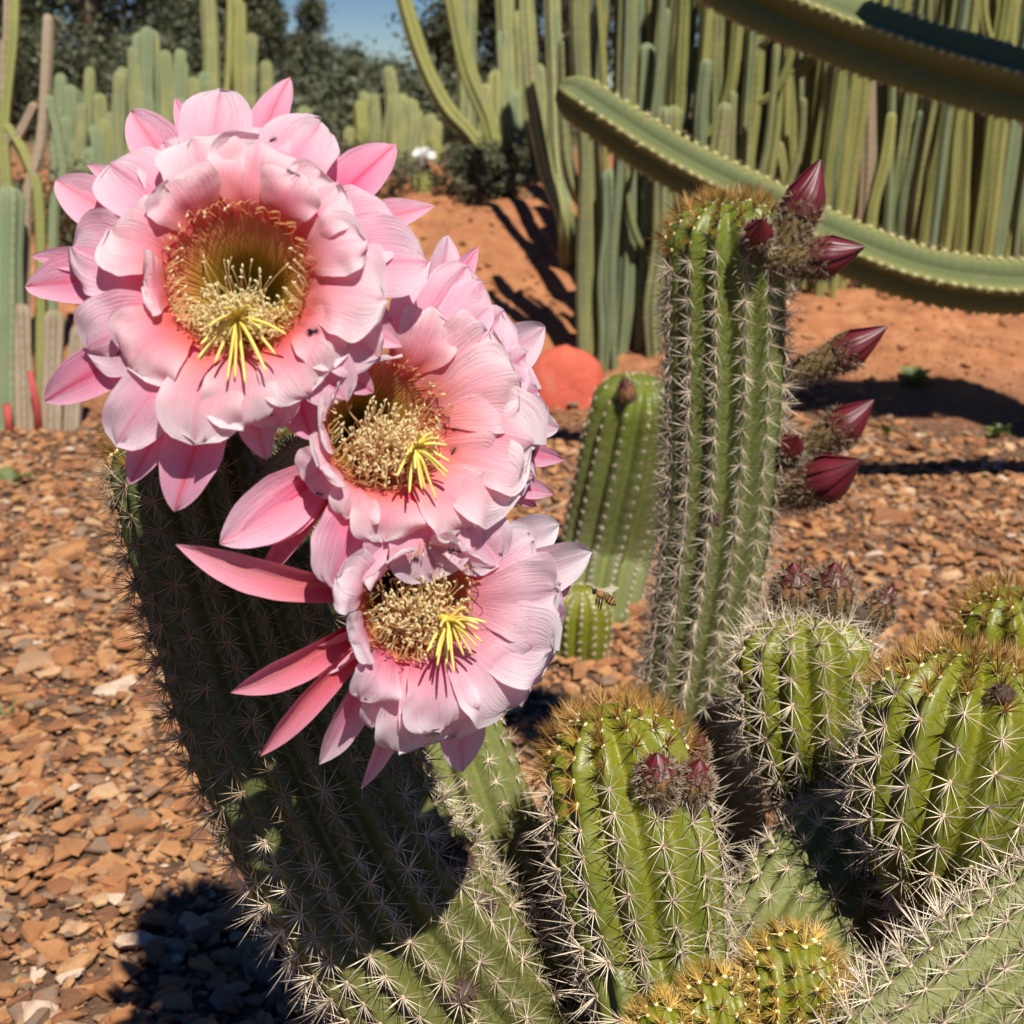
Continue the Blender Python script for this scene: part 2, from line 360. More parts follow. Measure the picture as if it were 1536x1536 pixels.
def stone_matrix(x, y, s, r):
    q = Quaternion((0, 0, 1), r.uniform(0, 6.28))
    tilt = Quaternion(Vector((math.cos(r.uniform(0, 6.28)), math.sin(r.uniform(0, 6.28)), 0)), r.gauss(0, 0.30))
    z = terrain(x, y) + r.uniform(0.0, 0.010) + s * 0.12
    return Matrix.Translation((x, y, z)) @ (tilt @ q).to_matrix().to_4x4() @ Matrix.Diagonal((s * r.uniform(.8, 1.3), s, s * r.uniform(.55, 1.0), 1))
def clear_left(px, py):      # open gravel that no cactus hides
    if px < 150 and py > 640: return True
    if px < 420 and py > 640 and (px < 150 + (py - 640) * 0.30): return True
    if px > 1200 and 700 < py < 860: return True
    return 780 < px < 960 and 960 < py < 1040
rank = []
for i, (x, y, s) in enumerate(spots):
    q = in_view(Vector((x, y, 0.01)), 10)
    if q and clear_left(q[0], q[1]): rank.append((-s / q[2], i))
rank.sort(); singles = {i for _, i in rank[:300]}
GV, GF, GA = [], [], []; off = 0
rr_ = random.Random(3)
for i, (x, y, s) in enumerate(spots):
    k = rr_.randrange(len(CH)); mx = stone_matrix(x, y, s, rr_)
    if i in singles:
        o = mk_obj('stone', CHM[k]); o.matrix_world = mx
        attach(o, ground); o.matrix_basis = mx; o.matrix_parent_inverse = Matrix.Identity(4)
    else:
        v, f = CH[k]; mn = np.array(mx)
        GV.append(v @ mn[:3, :3].T + mn[:3, 3]); GF += [tuple(j + off for j in q) for q in f]
        GA.append(np.full(len(v), rr_.random())); off += len(v)
build('gravel', np.concatenate(GV), GF, M['gravel'], ground, False, {'rnd': np.concatenate(GA)}, 'stuff')
gq = np.array([(1, 0, 0), (-.2, .9, .05), (-.9, -.1, 0), (.1, -.8, 0), (.1, .05, .6), (-.1, 0, -.5)])
gfq = [(0, 1, 4), (1, 2, 4), (2, 3, 4), (3, 0, 4), (1, 0, 5), (2, 1, 5), (3, 2, 5), (0, 3, 5)]
n_ = 42000; yv = .45 + 3.3 * rng.random(n_) ** .8; xv = (rng.random(n_) * 2 - 1) * (.62 * yv + .3) + .03; sv = .0018 + .0042 * rng.random(n_) ** 2
an_ = rng.random(n_) * 6.283; ca, sa = np.cos(an_), np.sin(an_); zv = np.array([terrain(a_, b_) for a_, b_ in zip(xv, yv)]) + rng.random(n_) * .006
VX = gq[None, :, 0] * (.7 + .6 * rng.random((n_, 6))); VY = gq[None, :, 1] * (.7 + .6 * rng.random((n_, 6))); VZ = gq[None, :, 2] * (.6 + .8 * rng.random((n_, 6)))
GRV = np.stack([xv[:, None] + sv[:, None] * (VX * ca[:, None] - VY * sa[:, None]), yv[:, None] + sv[:, None] * (VX * sa[:, None] + VY * ca[:, None]), zv[:, None] + sv[:, None] * VZ], -1).reshape(-1, 3)
GRF = (np.arange(n_)[:, None, None] * 6 + np.array(gfq)[None]).reshape(-1, 3)
build('grit', GRV, GRF, M['gravel'], ground, False, {'rnd': np.repeat(rng.random(n_), 6)}, 'stuff')
# clods and pebbles on the red mound
GV, GF, GA = [], [], []; off = 0
for i in range(5000):
    y = random.uniform(3.2, 6.6); x = random.uniform(-0.5 * y - .3, 0.55 * y + .3); s = 0.005 + 0.022 * random.random() ** 5
    v, f = CH[rr_.randrange(len(CH))]; mn = np.array(stone_matrix(x, y, s, rr_))
    GV.append(v @ mn[:3, :3].T + mn[:3, 3]); GF += [tuple(j + off for j in q) for q in f]
    GA.append(np.full(len(v), rr_.choice((0.05, 0.2, 0.3, 0.55, 0.75)))); off += len(v)
build('soil_clods', np.concatenate(GV), GF, M['gravel'], ground, False, {'rnd': np.concatenate(GA)}, 'stuff')

# ---------------------------------------------------------------- spiny ribbed cactus builder
def catmull(pts, vals, n):
    pts = [Vector(p) for p in pts]; out = []; ov = []
    k = len(pts)
    for i in range(k - 1):
        p0, p1, p2, p3 = pts[max(i - 1, 0)], pts[i], pts[i + 1], pts[min(i + 2, k - 1)]
        for j in range(n):
            t = j / n
            out.append(0.5 * ((2 * p1) + (p2 - p0) * t + (2 * p0 - 5 * p1 + 4 * p2 - p3) * t * t + (3 * p1 - p0 - 3 * p2 + p3) * t ** 3))
            tt = t * t * (3 - 2 * t); ov.append(vals[i] * (1 - tt) + vals[i + 1] * tt)
    out.append(pts[-1]); ov.append(vals[-1]); return out, ov
class Sweep:
    """arc length curve with frames, radius and dome"""
    def __init__(s, pts, rad, dome=0.9, start_ref=Vector((0.3, -1, 0.1))):
        p, r = catmull(pts, rad, 24)
        L = [0]
        for a, b in zip(p, p[1:]): L.append(L[-1] + (b - a).length)
        s.L = L[-1]; s.p = p; s.l = L; s.r = r; s.dome = dome
        s.fr = []; u = start_ref.copy()
        for i in range(len(p)):
            t = (p[min(i + 1, len(p) - 1)] - p[max(i - 1, 0)]).normalized()
            u = (u - t * u.dot(t)).normalized(); s.fr.append((t, u.copy(), t.cross(u)))
    def at(s, x):
        x = min(max(x, 0), s.L); i = min(max(int(np.searchsorted(s.l, x)) - 1, 0), len(s.p) - 2)
        f = (x - s.l[i]) / max(s.l[i + 1] - s.l[i], 1e-9)
        p = s.p[i].lerp(s.p[i + 1], f); r = s.r[i] * (1 - f) + s.r[i + 1] * f
        D = s.r[-1] * s.dome
        if x > s.L - D: q = (x - (s.L - D)) / D; r *= math.sqrt(max(1 - q ** 2.4, 0.0))
        t = s.fr[i][0].lerp(s.fr[i + 1][0], f).normalized(); u = s.fr[i][1].lerp(s.fr[i + 1][1], f)
        u = (u - t * u.dot(t)).normalized(); return p, r, t, u, t.cross(u)
def spine_cluster(seed, length, nrad, ncen, kind, thick=0.00042, elev=(12, 38)):
    r = random.Random(seed); mb = MB()
    def spine(d, ln, th):
        d = d.normalized(); a = d.orthogonal().normalized(); b = d.cross(a)
        bend = (a * r.uniform(-1, 1) + b * r.uniform(-1, 1)) * 0.05 * ln
        V, A = [], []
        for q, (f, w_) in enumerate(((0, 1), (0.5, 0.72), (1, 0.12))):
            c = d * ln * f + bend * f * f + Vector((0, 0, 0.0005))
            for j in range(3):
                an = 2.094 * j; V.append(c + (a * math.cos(an) + b * math.sin(an)) * th * w_); A.append(f)
        mb.add(V, [(l * 3 + j, l * 3 + (j + 1) % 3, l * 3 + 3 + (j + 1) % 3, l * 3 + 3 + j) for l in range(2) for j in range(3)], A)
    for i in range(nrad):
        a = 2 * math.pi * (i + r.uniform(-.3, .3)) / nrad; e = R(r.uniform(*elev))
        spine(Vector((math.cos(a) * math.cos(e), math.sin(a) * math.cos(e) * 0.95, math.sin(e))), length * r.uniform(.5, 1.1), thick * r.uniform(.8, 1.1))
    for i in range(ncen):
        a = r.uniform(0, 6.28); e = R(r.uniform(48, 85))
        spine(Vector((math.cos(a) * math.cos(e), math.sin(a) * math.cos(e), math.sin(e))), length * r.uniform(.8, 1.3), thick * r.uniform(1, 1.3))
    mb.ell((0, 0, 0.0004), (Vector((0, 1, 0)), Vector((1, 0, 0)), Vector((0, 0, 1))), (0.0021, 0.0017, 0.0014), 6, 4, -1.0)
    return mk_mesh('spine_cluster', mb.v, mb.f, M[kind], False, {'t': mb.a}), np.array(mb.v), mb.f, np.array(mb.a)
def cluster_set(tagname, length, nrad, ncen, kind, n=6, **kw):
    return [spine_cluster(hash((tagname, i)) % 9999 if False else i * 31 + len(tagname), length, nrad + i % 3 - 1, ncen + i % 2, kind, **kw) for i in range(n)]
CS = {}
def clusters(length, nrad, ncen, kind, **kw):
    k = (length, nrad, ncen, kind)
    if k not in CS: CS[k] = cluster_set(str(k), length, nrad, ncen, kind, **kw)
    return CS[k]
def make_cactus(name, label, group, pts, rad, ribs=12, depth=0.22, spacing=0.0175, skin='skin', spines=None, young=None,
                young_len=0.035, start=0.0, dome=0.9, maxobj=300, twist=0.0, age0=0.0, cat='cactus', seed=1, gap_top=0.2, low=None, low_to=0.0):
    sw = Sweep(pts, rad, dome); rs = random.Random(seed)
    base = sw.p[0]
    root = thing(name, base, label, cat, group)
    # body
    per = 8; n = ribs * per
    D = rad[-1] * dome
    s_vals = list(np.arange(0, sw.L - D, 0.007)) + [sw.L - D + D * math.sin(q * math.pi / 2) for q in np.linspace(0, 1, 14)]
    V, RB, AG = [], [], []
    ph0 = rs.uniform(0, 6.28)
    for s in s_vals:
        p, r, t, u, b = sw.at(s)
        r = max(r, 0.0012)
        for j in range(n):
            th = 2 * math.pi * j / n
            c = (0.5 + 0.5 * math.cos(ribs * th)) ** 0.75
            k = int(round(ribs * th / (2 * math.pi))) % ribs
            tub = 0.5 + 0.5 * math.cos(2 * math.pi * (s / spacing + (0.5 if k % 2 else 0)))
            dd = depth * min(1, r / 0.03)
            rr = r * (1 - dd * (1 - c) + 0.022 * c * tub) + 0.0009 * noise.noise(Vector((s * 40, th * 3, seed)))
            a = th + ph0 + twist * s
            V.append(p + (u * math.cos(a) + b * math.sin(a)) * rr); RB.append(c); AG.append(age0 + (1 - age0) * min(1, max(0, 1 - (sw.L - s) / max(0.22, sw.L * 0.5))))
    m_ = len(s_vals)
    F = [(i * n + j, i * n + (j + 1) % n, (i + 1) * n + (j + 1) % n, (i + 1) * n + j) for i in range(m_ - 1) for j in range(n)]
    F += [tuple((m_ - 1) * n + j for j in range(n)), tuple(range(n - 1, -1, -1))]
    body = build('stem', V, F, M[skin], root, True, {'rib': RB, 'age': AG})
    # areoles
    items = []
    s = start + spacing * 0.5; row = 0
    row_s = []
    while s < sw.L - 0.0015:
        row_s.append(s)
        left = sw.L - s
        s += spacing * (gap_top + (1 - gap_top) * min(1, left / (D * 1.3)))
    for s in row_s:
        for k in range(ribs):
            ss = s + (spacing * 0.5 if k % 2 else 0) * min(1, (sw.L - s) / D)
            if ss > sw.L - 0.001: continue
            p, r, t, u, b = sw.at(ss)
            if r < 0.009 and rs.random() < 0.5: continue
            r2 = sw.at(min(ss + 0.002, sw.L))[1]
            th = 2 * math.pi * k / ribs + ph0 + twist * ss
            er = u * math.cos(th) + b * math.sin(th)
            al = math.atan2(r - r2, 0.002) if ss + 0.002 < sw.L else R(80)
            nrm = (er * math.cos(al) + t * math.sin(al)).normalized()
            up = (t - nrm * t.dot(nrm)).normalized() if abs(t.dot(nrm)) < 0.99 else er
            side = up.cross(nrm)
            pos = p + er * r * 1.015
            jt = Matrix.Rotation(rs.uniform(-.35, .35), 4, 'Z') @ Matrix.Rotation(rs.uniform(-.15, .15), 4, 'X')
            mx = Matrix.Translation(pos) @ Matrix((side, up, nrm)).transposed().to_4x4() @ jt @ Matrix.Scale(rs.uniform(.82, 1.12), 4)
            yg = sw.L - ss < young_len * rs.uniform(.75, 1.2)
            lib = young if (yg and young) else low if (low and ss < low_to * rs.uniform(.94, 1.06)) else spines
            q = in_view(pos, 30)
            vis = q is not None and nrm.dot((CAM - pos).normalized()) > -0.25
            items.append((vis, -(CAM - pos).normalized().dot(nrm), lib, mx, rs.randrange(6)))
    vis = sorted([it for it in items if it[0]], key=lambda i: i[1]); rest = [it for it in items if not it[0]] + vis[maxobj:]
    for _, _, lib, mx, k in vis[:maxobj]:
        o = bpy.data.objects.new('spine_cluster', lib[k][0]); COL.objects.link(o); attach(o, root); o.matrix_basis = mx
    for lib in (spines, young, low):
        VV, FF, AA = [], [], []; off = 0
        for _, _, l2, mx, k in rest:
            if l2 is not lib or lib is None: continue
            _, v, f, a = lib[k]; mn = np.array(mx)
            VV.append(v @ mn[:3, :3].T + mn[:3, 3]); FF += [tuple(j + off for j in q) for q in f]; AA.append(a); off += len(v)
        if VV: build('spines', np.concatenate(VV), FF, lib[0][0].materials[0], root, False, {'t': np.concatenate(AA)}, 'stuff')
        if young is spines and low is None: break
    return root, sw

def down(p, dx=0.0, dy=0.0, z=-0.02): return Vector((p.x + dx, p.y + dy, z))
CL_MAIN = clusters(0.0195, 12, 3, 'spine_brown', thick=0.00038); CL_PALE = clusters(0.0200, 13, 3, 'spine', thick=0.00036)
CL_BIG = clusters(0.0215, 12, 3, 'spine', thick=0.00037); CL_OLD = clusters(0.0150, 12, 2, 'spine', thick=0.00034); CL_SMALL = clusters(0.011, 10, 1, 'spine', thick=0.00034)
CL_TINY = clusters(0.007, 7, 0, 'spine', thick=0.0006)
CL_GOLD = clusters(0.015, 13, 9, 'spine_gold', thick=0.00032, elev=(25, 75)); CL_GOLDB = clusters(0.0165, 15, 13, 'spine_gold', thick=0.00033, elev=(25, 80)); CL_YEL = clusters(0.0105, 15, 12, 'spine_yellow', thick=0.00034, elev=(15, 75))
CG = 'spiny torch cactus stems of the clump'

# A: flowering stem
a_pts = [P(1010, 2050, .95), P(890, 1750, .925), P(775, 1590, .90), P(648, 1440, .88), P(540, 1300, .865), P(440, 1100, .845), P(372, 900, .825), P(322, 720, .805), P(300, 590, .79)]
a_pts[0].z = -0.03
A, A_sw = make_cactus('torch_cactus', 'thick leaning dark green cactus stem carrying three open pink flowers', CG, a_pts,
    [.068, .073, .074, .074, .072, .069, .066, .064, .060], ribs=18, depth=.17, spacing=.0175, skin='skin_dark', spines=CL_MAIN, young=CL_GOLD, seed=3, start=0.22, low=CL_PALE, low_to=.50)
# B: tall column
b_top = P(1088, 298, 1.17); bb = ground_at(965, 1345)
B, B_sw = make_cactus('torch_cactus', 'tallest upright cactus column with crimson buds down its edge', CG,
    [Vector((bb.x, bb.y, -.03)), P(1000, 1200, 1.385), P(1032, 1050, 1.345), P(1073, 800, 1.28), P(1086, 600, 1.235), P(1088, 420, 1.195), b_top],
    [.048, .048, .050, .056, .0585, .0575, .055], ribs=14, depth=.19, spacing=.0178, skin='skin', spines=CL_PALE, young=CL_GOLDB, seed=5, dome=.75, young_len=.04)
m, nt, bs = mat('painted_shade'); n1 = nz(nt, 90, 5)
nt.links.new(ramp(nt, n1, [(0.3, (0.004, 0.003, 0.002)), (0.7, (0.014, 0.010, 0.007))]), bs.inputs['Base Color']); bs.inputs['Specular IOR Level'].default_value = 0.05; bs.inputs['Roughness'].default_value = 0.95; bump(nt, bs, n1, 0.004, 0.8); M['dark_shade'] = m
wb0 = ground_at(1085, 1375); wbm = MB(); wpts, wrr = catmull([Vector((wb0.x, wb0.y, -.03)), P(1100, 1280, 1.33), P(1098, 1190, 1.30), P(1085, 1110, 1.30), P(1060, 1040, 1.32)], [.036, .034, .032, .03, .02], 6)  # near-black tube added where only deep shade lies beside the column foot
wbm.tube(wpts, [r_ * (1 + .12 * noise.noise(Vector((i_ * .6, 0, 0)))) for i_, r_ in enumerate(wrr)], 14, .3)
wbo = wbm.build('shade_tube', M['dark_shade'], B); wbo['label'] = 'near-black shape standing for the deep shade at the foot of the column'
# C: front one
c_top = P(905, 1058, .83)
c_low = P(1000, 1540, .80)
C_, C_sw = make_cactus('torch_cactus', 'short stout glossy cactus with golden crown and red buds on its shoulder', CG,
    [Vector((c_low.x + .025, c_low.y - .035, -.03)), Vector((c_low.x + .018, c_low.y - .03, .13)), c_low, P(982, 1430, .815), P(956, 1290, .825), P(932, 1170, .83), c_top],
    [.035, .04, .043, .048, .0555, .050, .040], ribs=13, depth=.2, spacing=.0178, skin='skin_young', spines=CL_BIG, young=CL_GOLDB, seed=8, age0=.2, dome=1.0, young_len=.05)
# G: pale lying stem
g0 = P(1085, 1580, .88)
G_, G_sw = make_cactus('torch_cactus', 'pale slanting old cactus stem in the shaded gap below two round cacti', CG,
    [Vector((g0.x - .03, g0.y, -.03)), g0, P(1155, 1465, .865), P(1225, 1350, .875), P(1300, 1235, .92)], [.05, .052, .053, .051, .042], ribs=18, depth=.11, spacing=.0155, skin='skin_old', spines=CL_OLD, young=CL_OLD, seed=11)
# D: pear shaped with paired buds
D_, D_sw = make_cactus('torch_cactus', 'pear-shaped green cactus with a pair of hairy buds on top', CG,
    [P(1246, 1330, 1.0), P(1238, 1265, .985), P(1226, 1190, .975), P(1212, 1080, .965), P(1206, 985, .96), P(1203, 915, .96)],
    [.020, .027, .037, .052, .0525, .043], ribs=14, depth=.2, spacing=.0175, skin='skin_young', spines=CL_BIG, young=CL_BIG, seed=14, age0=.35, dome=.9, start=.0)
# E: globe at the right
E_, E_sw = make_cactus('torch_cactus', 'large egg-shaped spiny cactus with a golden crown and one brown flower scar', CG,
    [Vector((P(1420, 1420, .86).x, P(1420, 1420, .86).y, -.03)), P(1410, 1345, .82), P(1405, 1290, .80), P(1420, 1200, .79), P(1442, 1090, .785), P(1466, 975, .785)],
    [.03, .028, .042, .059, .0595, .048], ribs=16, depth=.2, spacing=.018, skin='skin_young', spines=CL_BIG, young=CL_GOLDB, seed=17, age0=.3, dome=1.0, start=.3, young_len=.035)
# F: behind the globe
f0 = P(1530, 1050, 1.06)
make_cactus('torch_cactus', 'small golden-crowned cactus just behind the egg-shaped cactus', CG,
    [Vector((f0.x + .02, f0.y, -.03)), f0, P(1518, 960, 1.04), P(1512, 884, 1.03)], [.035, .045, .046, .040], ribs=12, depth=.2, spacing=.017, skin='skin_young', spines=CL_BIG, young=CL_GOLDB, seed=19, age0=.5, young_len=.05)
# H: bottom right pale one
h0 = P(1250, 1745, .66); h1 = P(1120, 1880, .645)
make_cactus('torch_cactus', 'thick pale cactus stem leaning away beside the egg-shaped cactus', CG,
    [Vector((h1.x - .03, h1.y, -.03)), h1, h0, P(1390, 1622, .68), P(1520, 1508, .70), P(1660, 1395, .72), P(1790, 1290, .74)],
    [.05, .054, .056, .058, .058, .057, .05], ribs=19, depth=.12, spacing=.0155, skin='skin_old', spines=CL_PALE, young=CL_GOLD, seed=23)
# I: behind the flowers
i0 = P(850, 1560, 1.0)
make_cactus('torch_cactus', 'pale green upright cactus stem behind the lowest pink flower', CG,
    [Vector((i0.x, i0.y + .03, -.03)), P(815, 1450, 1.0), P(762, 1330, .98), P(708, 1190, .96), P(668, 1070, .95), P(640, 980, .94)],
    [.043, .045, .045, .042, .038, .03], ribs=12, depth=.18, spacing=.0165, skin='skin_old', spines=CL_SMALL, young=CL_SMALL, seed=27)
# J: golden tips at the bottom
for (tx, ty, d, r, sd_, lab) in ((1172, 1432, .72, .028, 31, 'biggest golden-spined young cactus tip at the foot of the clump'),
                            (1062, 1487, .71, .021, 33, 'middle golden-spined young cactus tip beside the stout glossy cactus'),
                            (985, 1520, .70, .015, 35, 'smallest golden-spined young cactus tip below the stout glossy cactus')):
    t_ = P(tx, ty, d); b_ = P(tx + 10, ty + 130, d)
    make_cactus('cactus_offset', lab, 'golden young offsets', [Vector((b_.x, b_.y + .03, -.02)), b_, t_], [r * .8, r, r], ribs=15, depth=.14, spacing=.0055, skin='skin_young', spines=CL_YEL, young=CL_YEL, seed=sd_, age0=.6, start=.15)
# K: rear stubby cactus, L: small globe
kb = ground_at(885, 940)
K_, K_sw = make_cactus('torch_cactus', 'smooth leaning green cactus with dotted ribs behind the tallest column', CG,
    [Vector((kb.x, kb.y, -.02)), P(905, 850, 2.27), P(940, 700, 2.20), P(966, 567, 2.12)], [.075, .086, .088, .078], ribs=13, depth=.2, spacing=.024, skin='skin', spines=CL_TINY, young=CL_TINY, seed=37, dome=.7, gap_top=.6)
lb = ground_at(868, 985)
make_cactus('globe_cactus', 'small round bright green cactus on the gravel near the bee', 'small globes', [Vector((lb.x, lb.y, -.02)), Vector((lb.x, lb.y + .0, .05)), Vector((lb.x + .003, lb.y, .118))], [.044, .051, .048], ribs=14, depth=.2, spacing=.015, skin='skin_young', spines=CL_TINY, young=CL_TINY, seed=41, age0=.4, dome=1.0)

# ---------------------------------------------------------------- buds and scars
def bud(parent, base, tip, r, open_=0.5, seed=0, petal_from=0.5, hairy=1.0):
    rs = random.Random(seed); ax = (tip - base); L = ax.length; ax.normalize(); u = ax.orthogonal().normalized(); b = ax.cross(u)
    sag = Vector((0, 0, -1)) * L * 0.06
    def cen(f): return base + ax * L * f + sag * math.sin(math.pi * f)
    mb = MB()
    prof = [(0, .42), (.12, .55), (.3, .72), (.45, .86), (.58, .98), (.72, .92), (.85, .55), (.93, .3)]
    mb.tube([cen(f) for f, _ in prof], [r * q * (.97 if f > petal_from else 1) for f, q in prof], 12, [f for f, _ in prof])
    o = mb.build('bud', M['scale'], parent)
    def rad(f): return r * float(np.interp(f, [p[0] for p in prof] + [1.0], [p[1] for p in prof] + [.04]))
    # scales with hair
    hb = MB(); sb = MB(); k = 0
    for f in np.linspace(.04, petal_from + .12, 13):
        for j in range(8):
            a = 2 * math.pi * (j + .5 * (k % 2)) / 8 + rs.uniform(-.15, .15); er = u * math.cos(a) + b * math.sin(a)
            p = cen(f) + er * rad(f) * 1.0; la = b * math.cos(a) - u * math.sin(a); ln = r * rs.uniform(.4, .6)
            sb.add([p - la * r * .13, p + la * r * .13, p + ax * ln * .6 + er * r * .14, p + ax * ln + er * r * .16], [(0, 1, 2), (0, 2, 3), (1, 3, 2)], [0.2, 0.2, .7, 1.0])
            for h in range(int(7 * hairy)):
                d = (er * rs.uniform(.5, 1.2) + ax * rs.uniform(-.5, .9) + la * rs.uniform(-.9, .9)).normalized(); hl = r * rs.uniform(.3, .62)
                s1 = d.orthogonal().normalized() * 0.00028
                m1 = p + d * hl * .55 + ax * hl * .1; e1 = p + d * hl + ax * hl * rs.uniform(-.2, .35)
                hb.add([p - s1, p + s1, m1 + s1 * .8, m1 - s1 * .8, e1], [(0, 1, 2, 3), (3, 2, 4)], rs.random())
        k += 1
    s_ = sb.build('scales', M['scale'], o, kind='stuff'); hb.build('hair', M['hair'], o, kind='stuff')
    # overlapping twisted petals
    for j in range(7):
        a0 = 2 * math.pi * j / 7 + rs.uniform(-.1, .1); V, A = [], []; nv, ns = 10, 12
        for iv in range(nv + 1):
            f = petal_from + (1 - petal_from) * iv / nv
            for i in range(ns + 1):
                s = i / ns * 2 - 1
                a = a0 + s * .62 * (1 - .25 * iv / nv) + .55 * iv / nv
                er = u * math.cos(a) + b * math.sin(a)
                V.append(cen(f) + er * (rad(f) * (1.06 + .10 * s - .05 * s * s + .018 * math.cos(9 * s)) + .0004) + ax * (0.02 * r * (j % 3))); A.append(iv / nv)
        F = [(q * (ns + 1) + i, q * (ns + 1) + i + 1, (q + 1) * (ns + 1) + i + 1, (q + 1) * (ns + 1) + i) for q in range(nv) for i in range(ns)]
        build('bud_petal', V, F, M['budpetal'], o, True, {'t': A})
def surf(sw, s, px_dir):     # point on a stem surface in a given direction
    p, r, t, u, b = sw.at(s); d = (px_dir - t * px_dir.dot(t)).normalized(); return p + d * r * .9, d
# tall column buds: base px, tip px, depth, radius px
for i, (bx, by, tx, ty, d, dt, rp, pf) in enumerate(((1160, 400, 1230, 240, 1.15, 1.13, 34, .50), (1140, 390, 1296, 370, 1.15, 1.11, 33, .50), (1175, 565, 1330, 490, 1.22, 1.18, 30, .52),
        (1185, 690, 1310, 600, 1.25, 1.21, 32, .55), (1155, 745, 1290, 690, 1.26, 1.18, 38, .45), (1165, 690, 1195, 655, 1.26, 1.2, 22, .6), (1128, 380, 1142, 330, 1.15, 1.09, 24, .6))):
    bud(B, P(bx, by, d), P(tx, ty, dt), rp * .86 * d / FPX, seed=100 + i, petal_from=pf + .03, hairy=2.0)
for i, (bx, by, tx, ty, d, rp) in enumerate(((1195, 950, 1190, 845, .965, 33), (1240, 950, 1252, 845, .955, 33), (1285, 960, 1338, 880, .97, 22))):
    bud(D_, P(bx, by, d), P(tx, ty, d - .015), rp * d / FPX, seed=120 + i, petal_from=.78, hairy=2.4)
for i, (bx, by, tx, ty, d, rp) in enumerate(((990, 1215, 985, 1130, .79, 30), (1030, 1215, 1050, 1140, .80, 26), (1020, 1180, 1053, 1100, .83, 20))):
    bud(C_, P(bx, by, d), P(tx, ty, d - .015), rp * d / FPX, seed=130 + i, petal_from=.74, hairy=2.4)
bud(K_, P(948, 612, 2.10), P(935, 570, 2.06), 15 * 2.1 / FPX, seed=140, petal_from=.86, hairy=.5)
def scar(parent, c, r, seed):
    rs = random.Random(seed); mb = MB()
    mb.ell(c, (Vector((1, 0, 0)), Vector((0, 1, 0)), Vector((0, 0, 1))), (r * .8,) * 3, 9, 7, .2)
    for _ in range(220):
        d = Vector((rs.gauss(0, 1), rs.gauss(0, 1), rs.gauss(0, 1))).normalized(); s1 = d.orthogonal().normalized() * r * .06
        p = c + d * r * .6; e = c + d * r * rs.uniform(.95, 1.3) + Vector((rs.gauss(0, .15), rs.gauss(0, .15), rs.gauss(0, .15))) * r
        mb.add([p - s1, p + s1, e], [(0, 1, 2)], rs.random())
    mb.build('dried_flower_scar', M['scar'], parent)
scar(B, P(1068, 775, 1.222), .0105, 1); scar(E_, P(1503, 1042, .735), .0085, 2); scar(A, P(690, 1290, .835), .012, 3); scar(A, P(690, 1492, .815), .013, 4)
scar(A, P(722, 1355, .85), .011, 5); scar(D_, P(1290, 925, .96), .012, 6); scar(C_, P(1105, 1500, .80), .009, 8)

